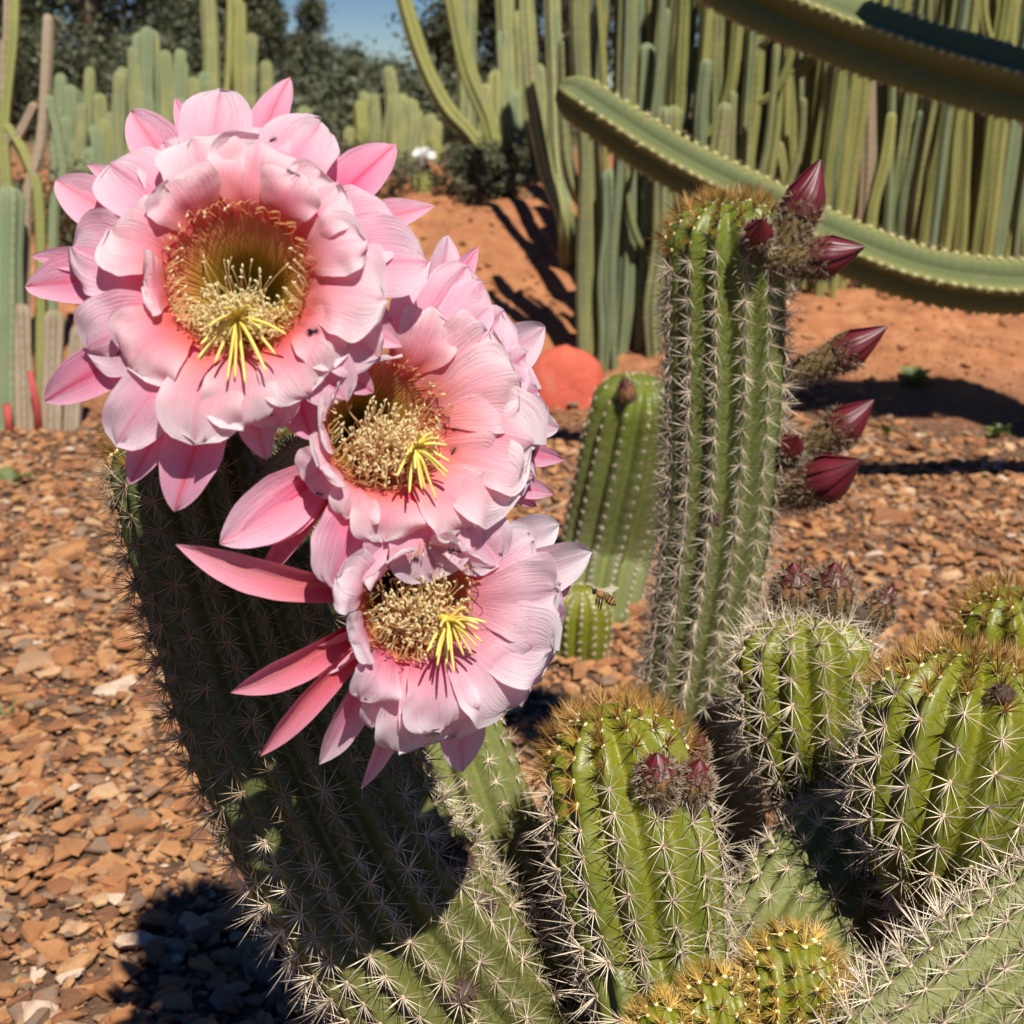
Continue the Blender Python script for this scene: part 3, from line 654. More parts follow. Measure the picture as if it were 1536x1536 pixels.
# ---------------------------------------------------------------- flowers
class Flower:
    def __init__(s, parent, px, py, d, axis_cam, attach_pt, rim=0.034, scale=1.0, seed=0, shade=''):
        s.c = P(px, py, d); s.d = d; a = Vector(axis_cam).normalized()
        s.ax = (RGT * a.x + UPV * a.y - FWD * a.z).normalized()
        s.v = (UPV - s.ax * UPV.dot(s.ax)).normalized(); s.u = s.v.cross(s.ax)
        s.rim = rim; s.rs = random.Random(seed); s.k = 0
        c, ax = s.c, s.ax
        # throat funnel (inside) + tube (outside)
        mb = MB()
        n = 40; prof = [(rim * 1.10, .003, 1.0), (rim * .98, -.002, .93), (rim * .82, -.007, .80), (rim * .64, -.0135, .60), (rim * .46, -.022, .4), (rim * .28, -.034, .2), (rim * .05, -.046, 0)]
        V, A = [], []
        for r, w_, t in prof:
            for j in range(n):
                an = 2 * math.pi * j / n; V.append(c + ax * w_ + (s.u * math.cos(an) + s.v * math.sin(an)) * r); A.append(t)
        mb.add(V, [(i * n + j, i * n + (j + 1) % n, (i + 1) * n + (j + 1) % n, (i + 1) * n + j) for i in range(len(prof) - 1) for j in range(n)], A, 0)
        p0 = c - ax * .030; p1 = c - ax * .055; p2 = c - ax * .085; p3 = attach_pt
        pts, _ = catmull([p0, p1, p2.lerp(p3, .35), p3], [0, 0, 0, 0], 6)
        k = len(pts); rr = np.interp(np.linspace(0, 1, k), [0, .35, .6, 1], [rim * .66, rim * .55, rim * .45, rim * .42])
        mb.tube(pts, list(rr), 20, list(np.linspace(1, 0, k)), 1, cap=False)
        s.o = mb.build('flower', [M['throat'], M['tube']], parent)
        # hairs and small scales on the tube
        hb = MB()
        for i in range(900):
            q = s.rs.uniform(.12, .98) * (k - 1); i0 = int(q); pc = pts[i0].lerp(pts[i0 + 1], q - i0)
            t = (pts[i0 + 1] - pts[i0]).normalized(); e = t.orthogonal().normalized(); e.rotate(Quaternion(t, s.rs.uniform(0, 6.28)))
            p = pc + e * rr[i0]; d_ = (e + t * s.rs.uniform(-1, .3) + t.cross(e) * s.rs.uniform(-.6, .6)).normalized(); hl = s.rs.uniform(.006, .012)
            s1 = d_.orthogonal().normalized() * .0003
            hb.add([p - s1, p + s1, p + d_ * hl], [(0, 1, 2)], s.rs.random())
        hb.build('hair', M['hair'], s.o, kind='stuff')
    def loc(s, px, py, w_):
        r = ray(px, py); pl = s.c + s.ax * w_
        t = (pl - CAM).dot(s.ax) / r.dot(s.ax); q = CAM + r * t - pl
        x, y = q.dot(s.u), q.dot(s.v); return math.atan2(y, x), math.hypot(x, y)
    L = {  # r0, w0, tip w, control (frac, w), cup, ruffle, max-width position
        'in':   (1.00, -.001, .009, (.36, .021), .12, .16, .72, 'petal_in'),
        'mid':  (1.00, -.004, -.001, (.42, .015), .15, .10, .68, 'petal_mid'),
        'out':  (.92, -.014, -.016, (.50, .004), .34, .02, .60, 'petal_out'),
        'sep':  (.85, -.020, -.030, (.50, -.006), .55, .02, .55, 'sepal')}
    def petal(s, tip, wpx, lay, m=None, phi=None, Rr=None, tipw=None, shape=None, twist=None, cup=None, ctrl=None, ruf=None):
        rs = s.rs; r0, w0, tw, (cf, cw), cu, rf, mw, mt = Flower.L[lay]
        tw = tw if tipw is None else tipw; cu = cu if cup is None else cup; rf = rf if ruf is None else ruf
        if ctrl: cf, cw = ctrl
        r0 *= s.rim; w0 += .0007 * (s.k % 4)
        if tip is not None: phi, Rr = s.loc(tip[0], tip[1], tw)
        s.k += 1
        W = wpx * s.d / FPX / 2 * (1.08 if lay in ('in', 'mid') else 1.0)
        sh = shape or ('round' if lay in ('in', 'mid') else 'spoon' if wpx > 55 else 'lance')
        nv, ns = 24, 14; V, PU, PV = [], [], []
        ph, ph2, fr = rs.uniform(0, 6.28), rs.uniform(0, 6.28), rs.uniform(2.2, 3.6)
        tws = rs.uniform(-.16, .16) if twist is None else twist; asym = rs.uniform(-.12, .12); sd_ = rs.uniform(0, 50)
        p1r, p1w = r0 + cf * (Rr - r0), cw
        er0 = s.u * math.cos(phi) + s.v * math.sin(phi); la0 = -s.u * math.sin(phi) + s.v * math.cos(phi)
        sidebend = rs.uniform(-.06, .06) * (Rr - r0)
        for iv in range(nv + 1):
            v = iv / nv
            r = (1 - v) ** 2 * r0 + 2 * v * (1 - v) * p1r + v * v * Rr; w_ = (1 - v) ** 2 * w0 + 2 * v * (1 - v) * p1w + v * v * tw
            dr = 2 * (1 - v) * (p1r - r0) + 2 * v * (Rr - p1r); dw = 2 * (1 - v) * (p1w - w0) + 2 * v * (tw - p1w)
            l = math.hypot(dr, dw) or 1; N = s.ax * (dr / l) - er0 * (dw / l)
            if sh == 'round':
                if v < mw: q = .34 + .66 * math.sin(math.pi / 2 * v / mw) ** 1.25
                else: q = max(0, 1 - ((v - mw) / (1 - mw)) ** 2.3) ** .52
            elif sh == 'spoon':
                if v < mw: q = .30 + .70 * math.sin(math.pi / 2 * v / mw) ** 1.1
                else: q = max(0, 1 - ((v - mw) / (1 - mw)) ** 1.9) ** .75
            else:
                if v < mw: q = .42 + .58 * math.sin(math.pi / 2 * v / mw)
                else: q = max(0, math.cos(math.pi / 2 * ((v - mw) / (1 - mw)) ** 1.15)) ** .9
            q = max(q, .015)
            tt = tws * v; la = la0 * math.cos(tt) + N * math.sin(tt); Nn = N * math.cos(tt) - la0 * math.sin(tt)
            cen = s.c + er0 * r + s.ax * w_ + la0 * (sidebend * math.sin(math.pi * v) )
            for i in range(ns + 1):
                x = i / ns * 2 - 1
                hw = W * q * (1 + .06 * noise.noise(Vector((v * 7, (1 if x > 0 else -1) * 3, sd_))) + asym * x * .5)
                crown = .06 * (noise.noise(Vector((x * 3.4, 7, sd_)))) + .03 * noise.noise(Vector((x * 11, 3, sd_)))
                ext = er0 * dr / l * crown * W * 3 * sstep(.55, 1, v) if sh == 'round' else er0 * 0
                ed = abs(x) ** 1.5
                z = cu * W * q * (x * x - .25) + rf * W * (v ** 1.6) * (ed * math.sin(fr * 2.2 * v * 2 + ph + (0 if x < 0 else 2.4)) + .55 * math.sin(fr * x * 1.5 + ph2) * sstep(.45, .95, v) * min(1, q * 1.3))
                z += .10 * W * noise.noise(Vector((x * 1.6, v * 2.4, sd_ + 9))) + (.055 * W * ed * math.sin(17 * v + ph2 + 3 * x) * sstep(.3, .7, v) + .05 * W * noise.noise(Vector((x * 5, v * 1.2, sd_ + 4))) * sstep(.3, .9, v)) * min(1, q * 1.2) * (1 if sh == 'round' else .4)
                V.append(cen + la * x * hw + Nn * z + ext); PU.append(x); PV.append(v)
        F = [(q * (ns + 1) + i, q * (ns + 1) + i + 1, (q + 1) * (ns + 1) + i + 1, (q + 1) * (ns + 1) + i) for q in range(nv) for i in range(ns)]
        return build('sepal' if lay == 'sep' else 'petal', V, F, M[m or mt], s.o, True, {'pu': PU, 'pv': PV})
    def at(s, x, y, w_): return s.c + s.u * x + s.v * y + s.ax * w_
    def stamens(s, hub, fan_dir, n_ring=110, n_mass=330, n_mid=26, lobes=18, lobe=.0225, mass=(0, -.016, .002), spread=(.012, .007, .005), wall=True):
        rs = s.rs; rim = s.rim; mb = MB()
        def fil(pts, tvals, anther=True, rad=.00025):
            c, _ = catmull(pts, [0] * len(pts), 5); k = len(c)
            ts = np.interp(np.linspace(0, 1, k), np.linspace(0, 1, len(tvals)), tvals)
            mb.tube(c, list(np.linspace(rad * 1.15, rad * .8, k)), 3, list(ts), 0, cap=False)
            if anther:
                d = (c[-1] - c[-2]).normalized(); e = (d + Vector((rs.gauss(0, .5), rs.gauss(0, .5), rs.gauss(0, .5)))).normalized()
                a = e.orthogonal().normalized(); b = e.cross(a)
                mb.ell(c[-1], (e, a, b), (.00115, .00054, .00044), 5, 4, .97)
        def wallp(an, w_):
            r = float(np.interp(w_, [-.068, -.052, -.034, -.021, -.011, -.003, .004], [.05, .28, .46, .64, .82, .98, 1.10])) * rim * .965
            return s.at(math.cos(an) * r, math.sin(an) * r, w_ * .65 + .0006)
        for i in range(n_ring):       # ring at the throat rim, arching inwards
            an = 2 * math.pi * (i + rs.uniform(-.4, .4)) / n_ring; r1 = rim * rs.uniform(.93, 1.02); a2 = an + rs.gauss(0, .07); rt = rim * rs.uniform(.72, .92); wt = rs.uniform(.001, .011)
            up = math.sin(an)
            if up > .25 + rs.gauss(0, .12):      # upper ones lie back on the petal bases and curl over
                q1, q2 = rs.uniform(1.0, 1.12), rs.uniform(.98, 1.14); a3 = a2 + rs.gauss(0, .035)
                fil([wallp(an, -.030), wallp(an, -.014), wallp(an, -.003), s.at(math.cos(a2) * rim * q1, math.sin(a2) * rim * q1, .006), s.at(math.cos(a3) * rim * q2 * 1.04, math.sin(a3) * rim * q2 * 1.04, .012), s.at(math.cos(a3 + .05) * rim * q2 * .96, math.sin(a3 + .05) * rim * q2 * .96, .015)],
                    [.2, .4, .5, .55, .62, .7], rs.random() < .12)
                continue
            if rs.random() < .25: continue
            fil([wallp(an, -.030), wallp(an, -.014), wallp(an, -.004), s.at(math.cos(an) * r1, math.sin(an) * r1, .003 + rs.uniform(0, .004)), s.at(math.cos(a2) * rim * .97, math.sin(a2) * rim * .97, .008 + wt * .3), s.at(math.cos(a2) * rt, math.sin(a2) * rt + .004, wt + .005)],
                [.2, .42, .55, .64, .78, .9], rs.random() < .7)
        if wall:
            for i in range(150):      # filaments pressed to the throat wall
                an = 2 * math.pi * (i + rs.uniform(-.4, .4)) / 150
                fil([wallp(an, -.060), wallp(an, -.038), wallp(an, -.021), wallp(an, -.009), wallp(an + rs.gauss(0, .04), rs.uniform(-.004, .002))], [.02, .16, .32, .46, .55], False, .0003)
        for i in range(n_mass):       # the dense declined mass
            an = rs.uniform(math.pi * 1.08, math.pi * 1.92); w0 = rs.uniform(-.055, -.02)
            tx, ty, tw = mass[0] + rs.gauss(0, spread[0]), mass[1] + rs.gauss(0, spread[1]), mass[2] + rs.gauss(0, spread[2]) + .004
            q = math.hypot(tx, ty); lim = rim * .98
            if q > lim: tx *= lim / q; ty *= lim / q
            st = wallp(an, w0); e = s.at(tx, ty, tw)
            mid = st.lerp(e, .55) + s.v * (-.003) ; mid2 = st.lerp(e, .82) + s.ax * .003 - s.v * .002
            fil([st, mid, mid2, e, e + s.v * rs.uniform(-.001, .004) + s.u * rs.gauss(0, .0015) + s.ax * rs.uniform(-.001, .003)], ([.3, .6, .78, .88, .92] if s.rim > .03 else [.3, .5, .64, .74, .84]), True)
        for i in range(n_mid):        # single ones standing in the throat
            an = rs.uniform(math.pi * 1.0, math.pi * 2.0)
            tx, ty = rs.gauss(.002, .010), rs.uniform(-.006, .012)
            e = s.at(tx, ty, rs.uniform(-.002, .012)); st = wallp(an, rs.uniform(-.055, -.035))
            fil([st, st.lerp(e, .5) - s.v * .005, st.lerp(e, .85) - s.v * .002 + s.ax * .002, e], [.3, .6, .86, .95], True)
        mb.build('stamens', M['stamen'], s.o, kind='stuff')
        H = s.at(*hub); sb = MB()
        c, _ = catmull([s.at(0, -.002, -.043), s.at(hub[0] * .4, hub[1] * .7 - .003, -.02), s.at(hub[0], hub[1], hub[2] - .008), H], [0] * 4, 6)
        sb.tube(c, list(np.linspace(.0016, .0021, len(c))), 10, list(np.linspace(0, .6, len(c))))
        sb.build('style', M['style'], s.o)
        f = (s.u * fan_dir[0] + s.v * fan_dir[1] + s.ax * fan_dir[2]).normalized(); g = f.orthogonal().normalized(); h = f.cross(g)
        for j in range(lobes):
            a = 2 * math.pi * j / lobes + rs.uniform(-.15, .15); sp = R(rs.uniform(38, 72))
            d = f * math.cos(sp) + (g * math.cos(a) + h * math.sin(a)) * math.sin(sp); ln = lobe * rs.uniform(.75, 1.1)
            droop = -s.v * ln * .18 + Vector((0, 0, -1)) * ln * .12
            lb_ = MB(); pts = [H - f * .001, H + d * ln * .3 + f * ln * .05, H + d * ln * .65 + droop * .4, H + d * ln + droop]
            cc, _ = catmull(pts, [0] * 4, 4); lb_.tube(cc, list(np.interp(np.linspace(0, 1, len(cc)), [0, .3, .9, 1], [.0006, .0008, .00062, .00034])), 7, list(np.linspace(.5, 1, len(cc))))
            lb_.build('stigma_lobe', M['style'], s.o)

F1 = Flower(A, 360, 428, .555, (0.02, .10, .98), P(330, 640, .76), rim=.0312, seed=1)
for tip, wp in (((435, 117), 62), ((262, 146), 42), ((196, 166), 82), ((84, 270), 80), ((130, 246), 36), ((46, 384), 40), ((38, 430), 82), ((67, 602), 76), ((194, 727), 64), ((262, 768), 92), ((593, 216), 84), ((652, 309), 54)):
    F1.petal(tip, wp, 'out')
for tip, wp in (((590, 480), 62), ((604, 520), 55), ((470, 660), 70), ((400, 690), 60), ((560, 590), 60)): F1.petal(tip, wp, 'out', tipw=-.012)
for tip, wp in (((330, 138), 100), ((480, 186), 114), ((164, 246), 112), ((108, 370), 120), ((128, 522), 116), ((174, 668), 90), ((590, 330), 122), ((643, 392), 116), ((566, 534), 110), ((245, 215), 90), ((420, 640), 86), ((520, 600), 86), ((405, 196), 84)):
    F1.petal(tip, wp, 'mid')
for tip, wp, kw in (((290, 208), 118, {}), ((390, 212), 124, {}), ((255, 272), 112, dict(tipw=.016)), ((505, 278), 120, {}), ((169, 345), 120, {}), ((192, 550), 122, {}), ((292, 666), 114, {}), ((366, 642), 104, {}), ((466, 592), 112, {}), ((576, 452), 136, {}),
                ((450, 262), 92, dict(tipw=.016)), ((218, 430), 90, dict(tipw=.014)), ((548, 360), 96, dict(tipw=.014)), ((520, 530), 92, dict(tipw=.006))):
    F1.petal(tip, wp, 'in', **kw)
F1.stamens((.002, -.019, .014), (.12, -.55, .8), mass=(.000, -.017, .003), spread=(.0105, .0062, .0022), n_mass=430)

F2 = Flower(A, 570, 645, .575, (.46, .06, .88), P(400, 730, .77), rim=.0285, seed=2)
for tip, wp in (((817, 490), 82), ((672, 353), 74), ((717, 370), 46), ((838, 642), 70), ((847, 690), 42), ((832, 742), 44), ((805, 760), 50)): F2.petal(tip, wp, 'out', 'petal_mid' if wp > 60 else None)
for tip, wp in (((330, 816), 90), ((352, 818), 66)): F2.petal(tip, wp, 'out', tipw=-.020, ctrl=(.4, -.004), shape='spoon')
for tip, wp in (((380, 880), 34),): F2.petal(tip, wp, 'sep', tipw=-.035)
for tip, wp in (((752, 468), 118), ((808, 585), 124), ((648, 868), 124), ((746, 846), 110), ((500, 880), 116), ((640, 430), 104), ((580, 850), 100), ((700, 400), 84), ((455, 720), 76), ((790, 530), 96), ((818, 630), 96), ((800, 715), 92), ((700, 850), 84), ((725, 425), 80)): F2.petal(tip, wp, 'mid', 'petal_mid')
for tip, wp, kw in (((800, 668), 160, {}), ((768, 740), 140, {}), ((704, 788), 124, {}), ((576, 812), 124, {}), ((520, 778), 76, {}), ((735, 496), 120, {}), ((648, 462), 96, dict(tipw=.014)), ((778, 572), 134, dict(tipw=.010)),
                ((478, 700), 80, dict(tipw=.018)), ((480, 640), 80, dict(tipw=.020)), ((500, 590), 80, dict(tipw=.018)), ((560, 540), 84, dict(tipw=.016))):
    F2.petal(tip, wp, 'in', **kw)
F2.stamens((.010, -.010, .016), (.35, -.35, .85), mass=(.002, -.008, .006), spread=(.0105, .0075, .0026), n_mass=480, lobe=.019)

F3 = Flower(A, 622, 902, .590, (.44, -.16, .88), P(470, 880, .78), rim=.0270, seed=5)
for tip, wp, m_ in (((887, 828), 86, 'petal_pale'), ((694, 1157), 84, 'petal_mid'), ((812, 1022), 54, 'petal_mid'), ((856, 880), 60, 'petal_out'), ((838, 786), 78, 'petal_pale')): F3.petal(tip, wp, 'out', m_, shape='spoon')
for tip, wp, lay, mt_ in (((542, 1183), 36, 'out', 'petal_mid'), ((479, 1146), 50, 'out', 'petal_mid'), ((390, 1134), 40, 'out', 'sepal'), ((346, 1039), 50, 'out', 'sepal'), ((428, 1000), 50, 'out', 'petal_mid'), ((377, 870), 40, 'sep', 'sepal'), ((264, 817), 54, 'out', 'sepal')):
    F3.petal(tip, wp, lay, mt_, tipw=-.026, ctrl=(.45, -.004), cup=.7, shape='lance')
for tip, wp in (((840, 876), 122), ((836, 966), 132), ((684, 1104), 108), ((597, 1128), 96), ((800, 810), 96), ((760, 1060), 100), ((845, 925), 92), ((815, 1005), 92), ((640, 1118), 84), ((560, 1090), 72)): F3.petal(tip, wp, 'mid', 'petal_pale')
for tip, wp, kw in (((774, 1056), 140, {}), ((834, 890), 124, {}), ((830, 975), 126, {}), ((660, 1096), 112, {}), ((543, 1052), 84, {}), ((505, 866), 90, dict(tipw=.012)), ((525, 960), 80, dict(tipw=.014)), ((580, 845), 80, dict(tipw=.02)), ((690, 815), 96, dict(tipw=.016))):
    F3.petal(tip, wp, 'in', 'petal_pale', **kw)
F3.stamens((.010, -.006, .016), (.35, -.30, .85), mass=(.000, -.004, .004), spread=(.0105, .009, .0026), n_mass=500, lobe=.019)

# ---------------------------------------------------------------- columnar cacti behind
def star_column(path, r, ribs, matname, parent, name='column', deep=.3, rings=16, tip=True, ph=None, u0=None, per=6):
    pts, rd = catmull(path, r if hasattr(r, '__len__') else [r] * len(path), max(4, rings // (len(path) - 1)))
    n = ribs * per; V, RB = [], []; w1, w2 = random.uniform(0, 9), random.uniform(9, 22)
    ph = random.uniform(0, 6.28) if ph is None else ph
    if tip:
        t = (pts[-1] - pts[-2]).normalized(); e = pts[-1]; q = rd[-1]
        pts = pts + [e + t * q * .5, e + t * q * .85, e + t * q * 1.0]; rd = rd + [q * .85, q * .5, q * .06]
    u = Vector((1, .2, 0)) if u0 is None else u0.copy(); dist = 0.0
    for i, p in enumerate(pts):
        if i: dist += (p - pts[i - 1]).length
        t = (pts[min(i + 1, len(pts) - 1)] - pts[max(i - 1, 0)]).normalized(); u = (u - t * u.dot(t)).normalized(); b = t.cross(u)
        for j in range(n):
            c = abs(math.cos(math.pi * j / per)) ** 1.6 if ribs > 4 else (1 - abs(2 * ((j / per + .5) % 1) - 1)) ** 1.1
            rr = rd[i] * (1 - deep * (1 - c)) * (1 + .03 * noise.noise(Vector(((i * .7) if ribs > 4 else dist * 9, j, ph))) + (.05 * math.sin(dist * w2 + w1) if ribs > 4 else .035 * c * math.sin(dist * 285))); a = 2 * math.pi * j / n + ph
            V.append(p + (u * math.cos(a) + b * math.sin(a)) * rr); RB.append(c)
    k = len(pts)
    F = [(i * n + j, i * n + (j + 1) % n, (i + 1) * n + (j + 1) % n, (i + 1) * n + j) for i in range(k - 1) for j in range(n)]
    F += [tuple((k - 1) * n + j for j in range(n))]
    return build(name, V, F, M[matname], parent, True, {'rib': RB})
def wx(px, y):                  # world x seen at image column px at distance y (about)
    return (px - CX) / FPX * (y * math.cos(PITCH) + 0.25)
def clump(name, label, cols, group=None, cat='cactus', pick=None):
    """cols: (px, y, top height above ground, radius, lean x, lean y, ribs, material)"""
    x0 = wx(cols[0][0], cols[0][1]); root = thing(name, Vector((x0, cols[0][1], terrain(x0, cols[0][1]))), label, cat, group)
    for (px, y, h, r, lx, ly, ribs, mt) in cols:
        x = wx(px, y); z = terrain(x, y) - .04
        jx = lambda: rc.gauss(0, .008)
        path = [Vector((x, y, z)), Vector((x + lx * .1 + jx(), y + ly * .15, z + h * .25)), Vector((x + lx * .35 + jx(), y + ly * .4, z + h * .52)), Vector((x + lx * .65 + jx(), y + ly * .7, z + h * .78)), Vector((x + lx, y + ly, z + h))]
        star_column(path, [r * rc.uniform(.75, .95), r, r * rc.uniform(.85, 1.08), r, r * .9], ribs, mt, root, rings=20)
        if rc.random() < .12:      # a side branch bending upwards
            q = path[2]; sg = rc.choice((-1, 1)); star_column([q, q + Vector((sg * .06, -.03, .05)), q + Vector((sg * .10, -.04, .2)), q + Vector((sg * .11, -.04, .5))], r * .75, ribs, mt, root, rings=12)
    return root
rc = random.Random(21)
GW = 'dense wall of columnar cacti on the red mound'
walls = [(880, 1000, 4.25, 'dense clump of tall grey-green columns at the near end of the cactus wall'), (1000, 1130, 4.3, 'clump of tall columns of the cactus wall beside its near end clump'),
         (1130, 1260, 4.35, 'middle clump of tall green and yellow columns in the cactus wall'), (1260, 1400, 4.4, 'clump of tall striped columns just past the middle of the cactus wall'),
         (1400, 1540, 4.45, 'clump of thin tall columns near the far end of the cactus wall'), (1540, 1720, 4.5, 'clump of tall columns at the far end of the cactus wall')]
for wi, (xa, xb, yb, lab) in enumerate(walls):
    cols = []; x = xa
    while x < xb:
        yy = yb + rc.uniform(-.22, .10)
        cols.append((x + rc.uniform(-6, 6), yy, rc.uniform(.6, 1.8), rc.uniform(.018, .038), rc.uniform(-.08, .08), rc.uniform(-.12, .12), rc.choice((5, 6, 7)), rc.choice(('column', 'column', 'column_blue', 'column', 'column_yellow', 'column_yellow', 'column_dry'))))
        x += rc.uniform(16, 32)
    x = xa
    while x < xb:
        cols.append((x + rc.uniform(-8, 8), yb + rc.uniform(.2, .5), rc.uniform(1.4, 2.3), rc.uniform(.026, .044), rc.uniform(-.10, .10), rc.uniform(-.1, .1), rc.choice((5, 6)), rc.choice(('column', 'column_yellow', 'column_blue'))))
        x += rc.uniform(26, 36)
    x = xa
    while x < xb:
        cols.append((x + rc.uniform(-8, 8), yb + rc.uniform(.7, 1.1), rc.uniform(1.9, 2.8), rc.uniform(.036, .05), rc.uniform(-.1, .1), rc.uniform(-.1, .1), 6, rc.choice(('column', 'column_yellow'))))
        x += rc.uniform(34, 50)
    x = xa
    while x < xb:
        cols.append((x + rc.uniform(-8, 8), yb - rc.uniform(.12, .3), rc.uniform(.5, 1.5), rc.uniform(.012, .022), rc.uniform(-.07, .07), rc.uniform(-.05, .1), rc.choice((4 + 1, 6)), rc.choice(('column', 'column_yellow', 'column_yellow', 'column_blue'))))
        x += rc.uniform(14, 34)
    clump('columnar_cactus', lab, cols, GW)
# low stems at the foot of the near end
clump('columnar_cactus', 'group of short columns at the foot of the cactus wall', [(905 + 26 * i, 4.05 + .1 * (i % 3), rc.uniform(.55, .95), .033, rc.uniform(-.03, .03), 0, 6, rc.choice(('column_blue', 'column'))) for i in range(7)], GW)
# slender arching branches left of the wall
def px_branch(name, root, pts, r, ribs, mt): return star_column([P(*p) for p in pts], r, ribs, mt, root, name, rings=24)
yb = 4.5; gb = ground_at(850, 395)
root = thing('columnar_cactus', gb, 'slender arching columns rising from the red mound left of the cactus wall', 'cactus')
star_column([gb + Vector((0, 0, -.05)), P(845, 330, 4.75), P(820, 260, 4.8), P(800, 160, 4.8), P(790, 20, 4.8), P(780, -120, 4.8)], .032, 5, 'column', root, rings=24)
star_column([gb + Vector((.02, .05, -.05)), P(850, 330, 4.8), P(838, 240, 4.85), P(832, 100, 4.9), P(826, -80, 4.9)], .035, 5, 'column', root, rings=24)
gb2 = ground_at(745, 285)
root = thing('columnar_cactus', gb2, 'tall pale columns with two arching arms behind the red mound', 'cactus')
D2 = (gb2 - CAM).dot(FWD) + .2
star_column([P(745, 290, D2), P(715, 215, D2), P(668, 160, D2), P(630, 80, D2), P(598, -30, D2)], .04, 6, 'column_yellow', root, rings=24)
star_column([P(752, 290, D2), P(735, 190, D2), P(700, 100, D2), P(672, -40, D2)], .045, 6, 'column_yellow', root, rings=24)
for px, top, r in ((745, 120, .05), (762, 60, .055), (775, 150, .05), (728, 140, .05), (790, 30, .055), (810, 110, .05), (700, -30, .05), (760, -40, .05), (835, 60, .05)):
    star_column([P(px - 2, 300, D2 + .3), P(px, (300 + top) / 2, D2 + .3), P(px + rc.uniform(-6, 6), top, D2 + .3)], r, 6, rc.choice(('column', 'column_blue')), root)
# left hand clumps
def stand(label, specs, D, mt_list, group, base_py, more=2):
    g = ground_at(specs[0][0], base_py); root = thing('columnar_cactus', g, label, 'cactus', group)
    extra = [(px + rc.uniform(-14, 14), top + rc.uniform(-25, 60), rp * rc.uniform(.7, .95), rc.uniform(-10, 10)) for (px, top, rp, lean) in specs * more]
    for (px, top, rp, lean) in [(a_, b_, c_ * .82, e_) for a_, b_, c_, e_ in specs] + extra:
        d = D + rc.uniform(-.25, .25); r = rp * d / FPX; a = P(px, base_py, d)
        a.z = min(a.z, terrain(a.x, a.y)) - .03
        star_column([a, P(px + lean * .3 + rc.uniform(-4, 4), base_py * .62 + top * .38, d), P(px + lean * .6 + rc.uniform(-4, 4), base_py * .3 + top * .7, d), P(px + lean, top, d)], [r * .85, r, r * rc.uniform(.9, 1.1), r * .9], rc.choice((6, 7, 8)), rc.choice(mt_list), root)
stand('bluish-green columns massed behind the top flower', [(95, 120, 14, -4), (120, 165, 13, 3), (150, 150, 14, 0), (180, 110, 13, 4), (205, 80, 14, -5), (225, 60, 13, 5), (248, 85, 14, 0), (270, 100, 13, 5), (290, 125, 13, 0), (140, 230, 13, -6), (200, 190, 14, 4), (240, 200, 14, 0), (110, 240, 14, 0), (300, 180, 14, 3), (165, 240, 12, 0), (275, 200, 13, 0), (85, 170, 12, 3), (107, 200, 12, -3), (133, 130, 12, 2), (163, 180, 13, 3), (190, 140, 12, -2), (215, 120, 12, 4), (235, 130, 12, -3), (258, 140, 12, 3), (283, 160, 12, 2), (308, 130, 12, 3), (125, 290, 12, 4), (150, 280, 12, -4), (90, 280, 12, 0), (180, 270, 12, 0)], 6.6, ['column_blue', 'column_blue', 'column'], None, 345)
stand('pair of very tall olive columns rising above the top flower', [(318, -60, 16, -10), (345, -40, 17, 5), (372, 60, 14, 6), (395, 100, 13, 4), (360, 10, 13, 0)], 7.0, ['column_yellow', 'column'], None, 330, 0)
stand('low olive columns right of the top flower below the trees', [(540, 160, 14, 0), (562, 150, 13, 2), (585, 130, 14, 4), (605, 150, 14, -2), (625, 175, 13, 2), (525, 200, 14, 0), (650, 190, 14, 4), (548, 220, 13, 0), (590, 210, 14, 0), (415, 160, 14, 0), (440, 190, 14, 0)], 8.4, ['column_yellow', 'column'], None, 290)
# left edge plant with woody foot, grey columns and dry stalks
gl = ground_at(40, 645); root = thing('columnar_cactus', gl, 'tall cactus with brown woody foot and drying stalks at the gravel edge', 'cactus')
DL = (gl - CAM).dot(FWD)
for px, top, rp, lean, mt in ((10, 300, 22, 4, 'column_blue'), (-30, 200, 24, -4, 'column_blue'), (38, 470, 15, -6, 'column_dry'), (78, 480, 16, 4, 'column_dry'), (108, 500, 13, 10, 'column_dry')):
    r = rp * DL / FPX; star_column([P(px, 650, DL), P(px + lean * .4, (650 + top) / 2, DL), P(px + lean, top, DL)], [r, r, r], 6, mt, root)
for pts, rp, mt in (([(10, 320), (5, 200), (18, 60), (20, -40)], 11, 'column_yellow'), ([(38, 330), (60, 220), (68, 120), (72, 30)], 9, 'column_dry'), ([(0, 260), (30, 200), (50, 160)], 8, 'column_dry'), ([(60, 330), (40, 240), (10, 190)], 9, 'column_yellow'), ([(80, 330), (95, 260), (75, 150)], 8, 'column_blue'), ([(5, 120), (12, 60), (14, -30)], 8, 'column_dry')):
    g_ = P(pts[0][0], 650, DL + .1); star_column([g_] + [P(a, b, DL + .1) for a, b in pts], rp * DL / FPX, 5, mt, root, rings=24)
for px in (14, 58):            # reddish stakes at its foot
    o = MB(); g_ = ground_at(px, 650); o.tube([g_ + Vector((0, 0, -.02)), g_ + Vector((.004, 0, .08)), g_ + Vector((-.002, 0, .17 if px > 30 else .07))], [.012, .011, .008], 8, .5)
    m, nt, bs = mat('red_stake'); bs.inputs['Base Color'].default_value = (.42, .06, .05, 1); bs.inputs['Roughness'].default_value = .7
    tag(o.build('stake', m), 'taller red stake standing at the woody foot of the cactus' if px > 30 else 'shorter red stake standing at the woody foot of the cactus', 'stake')

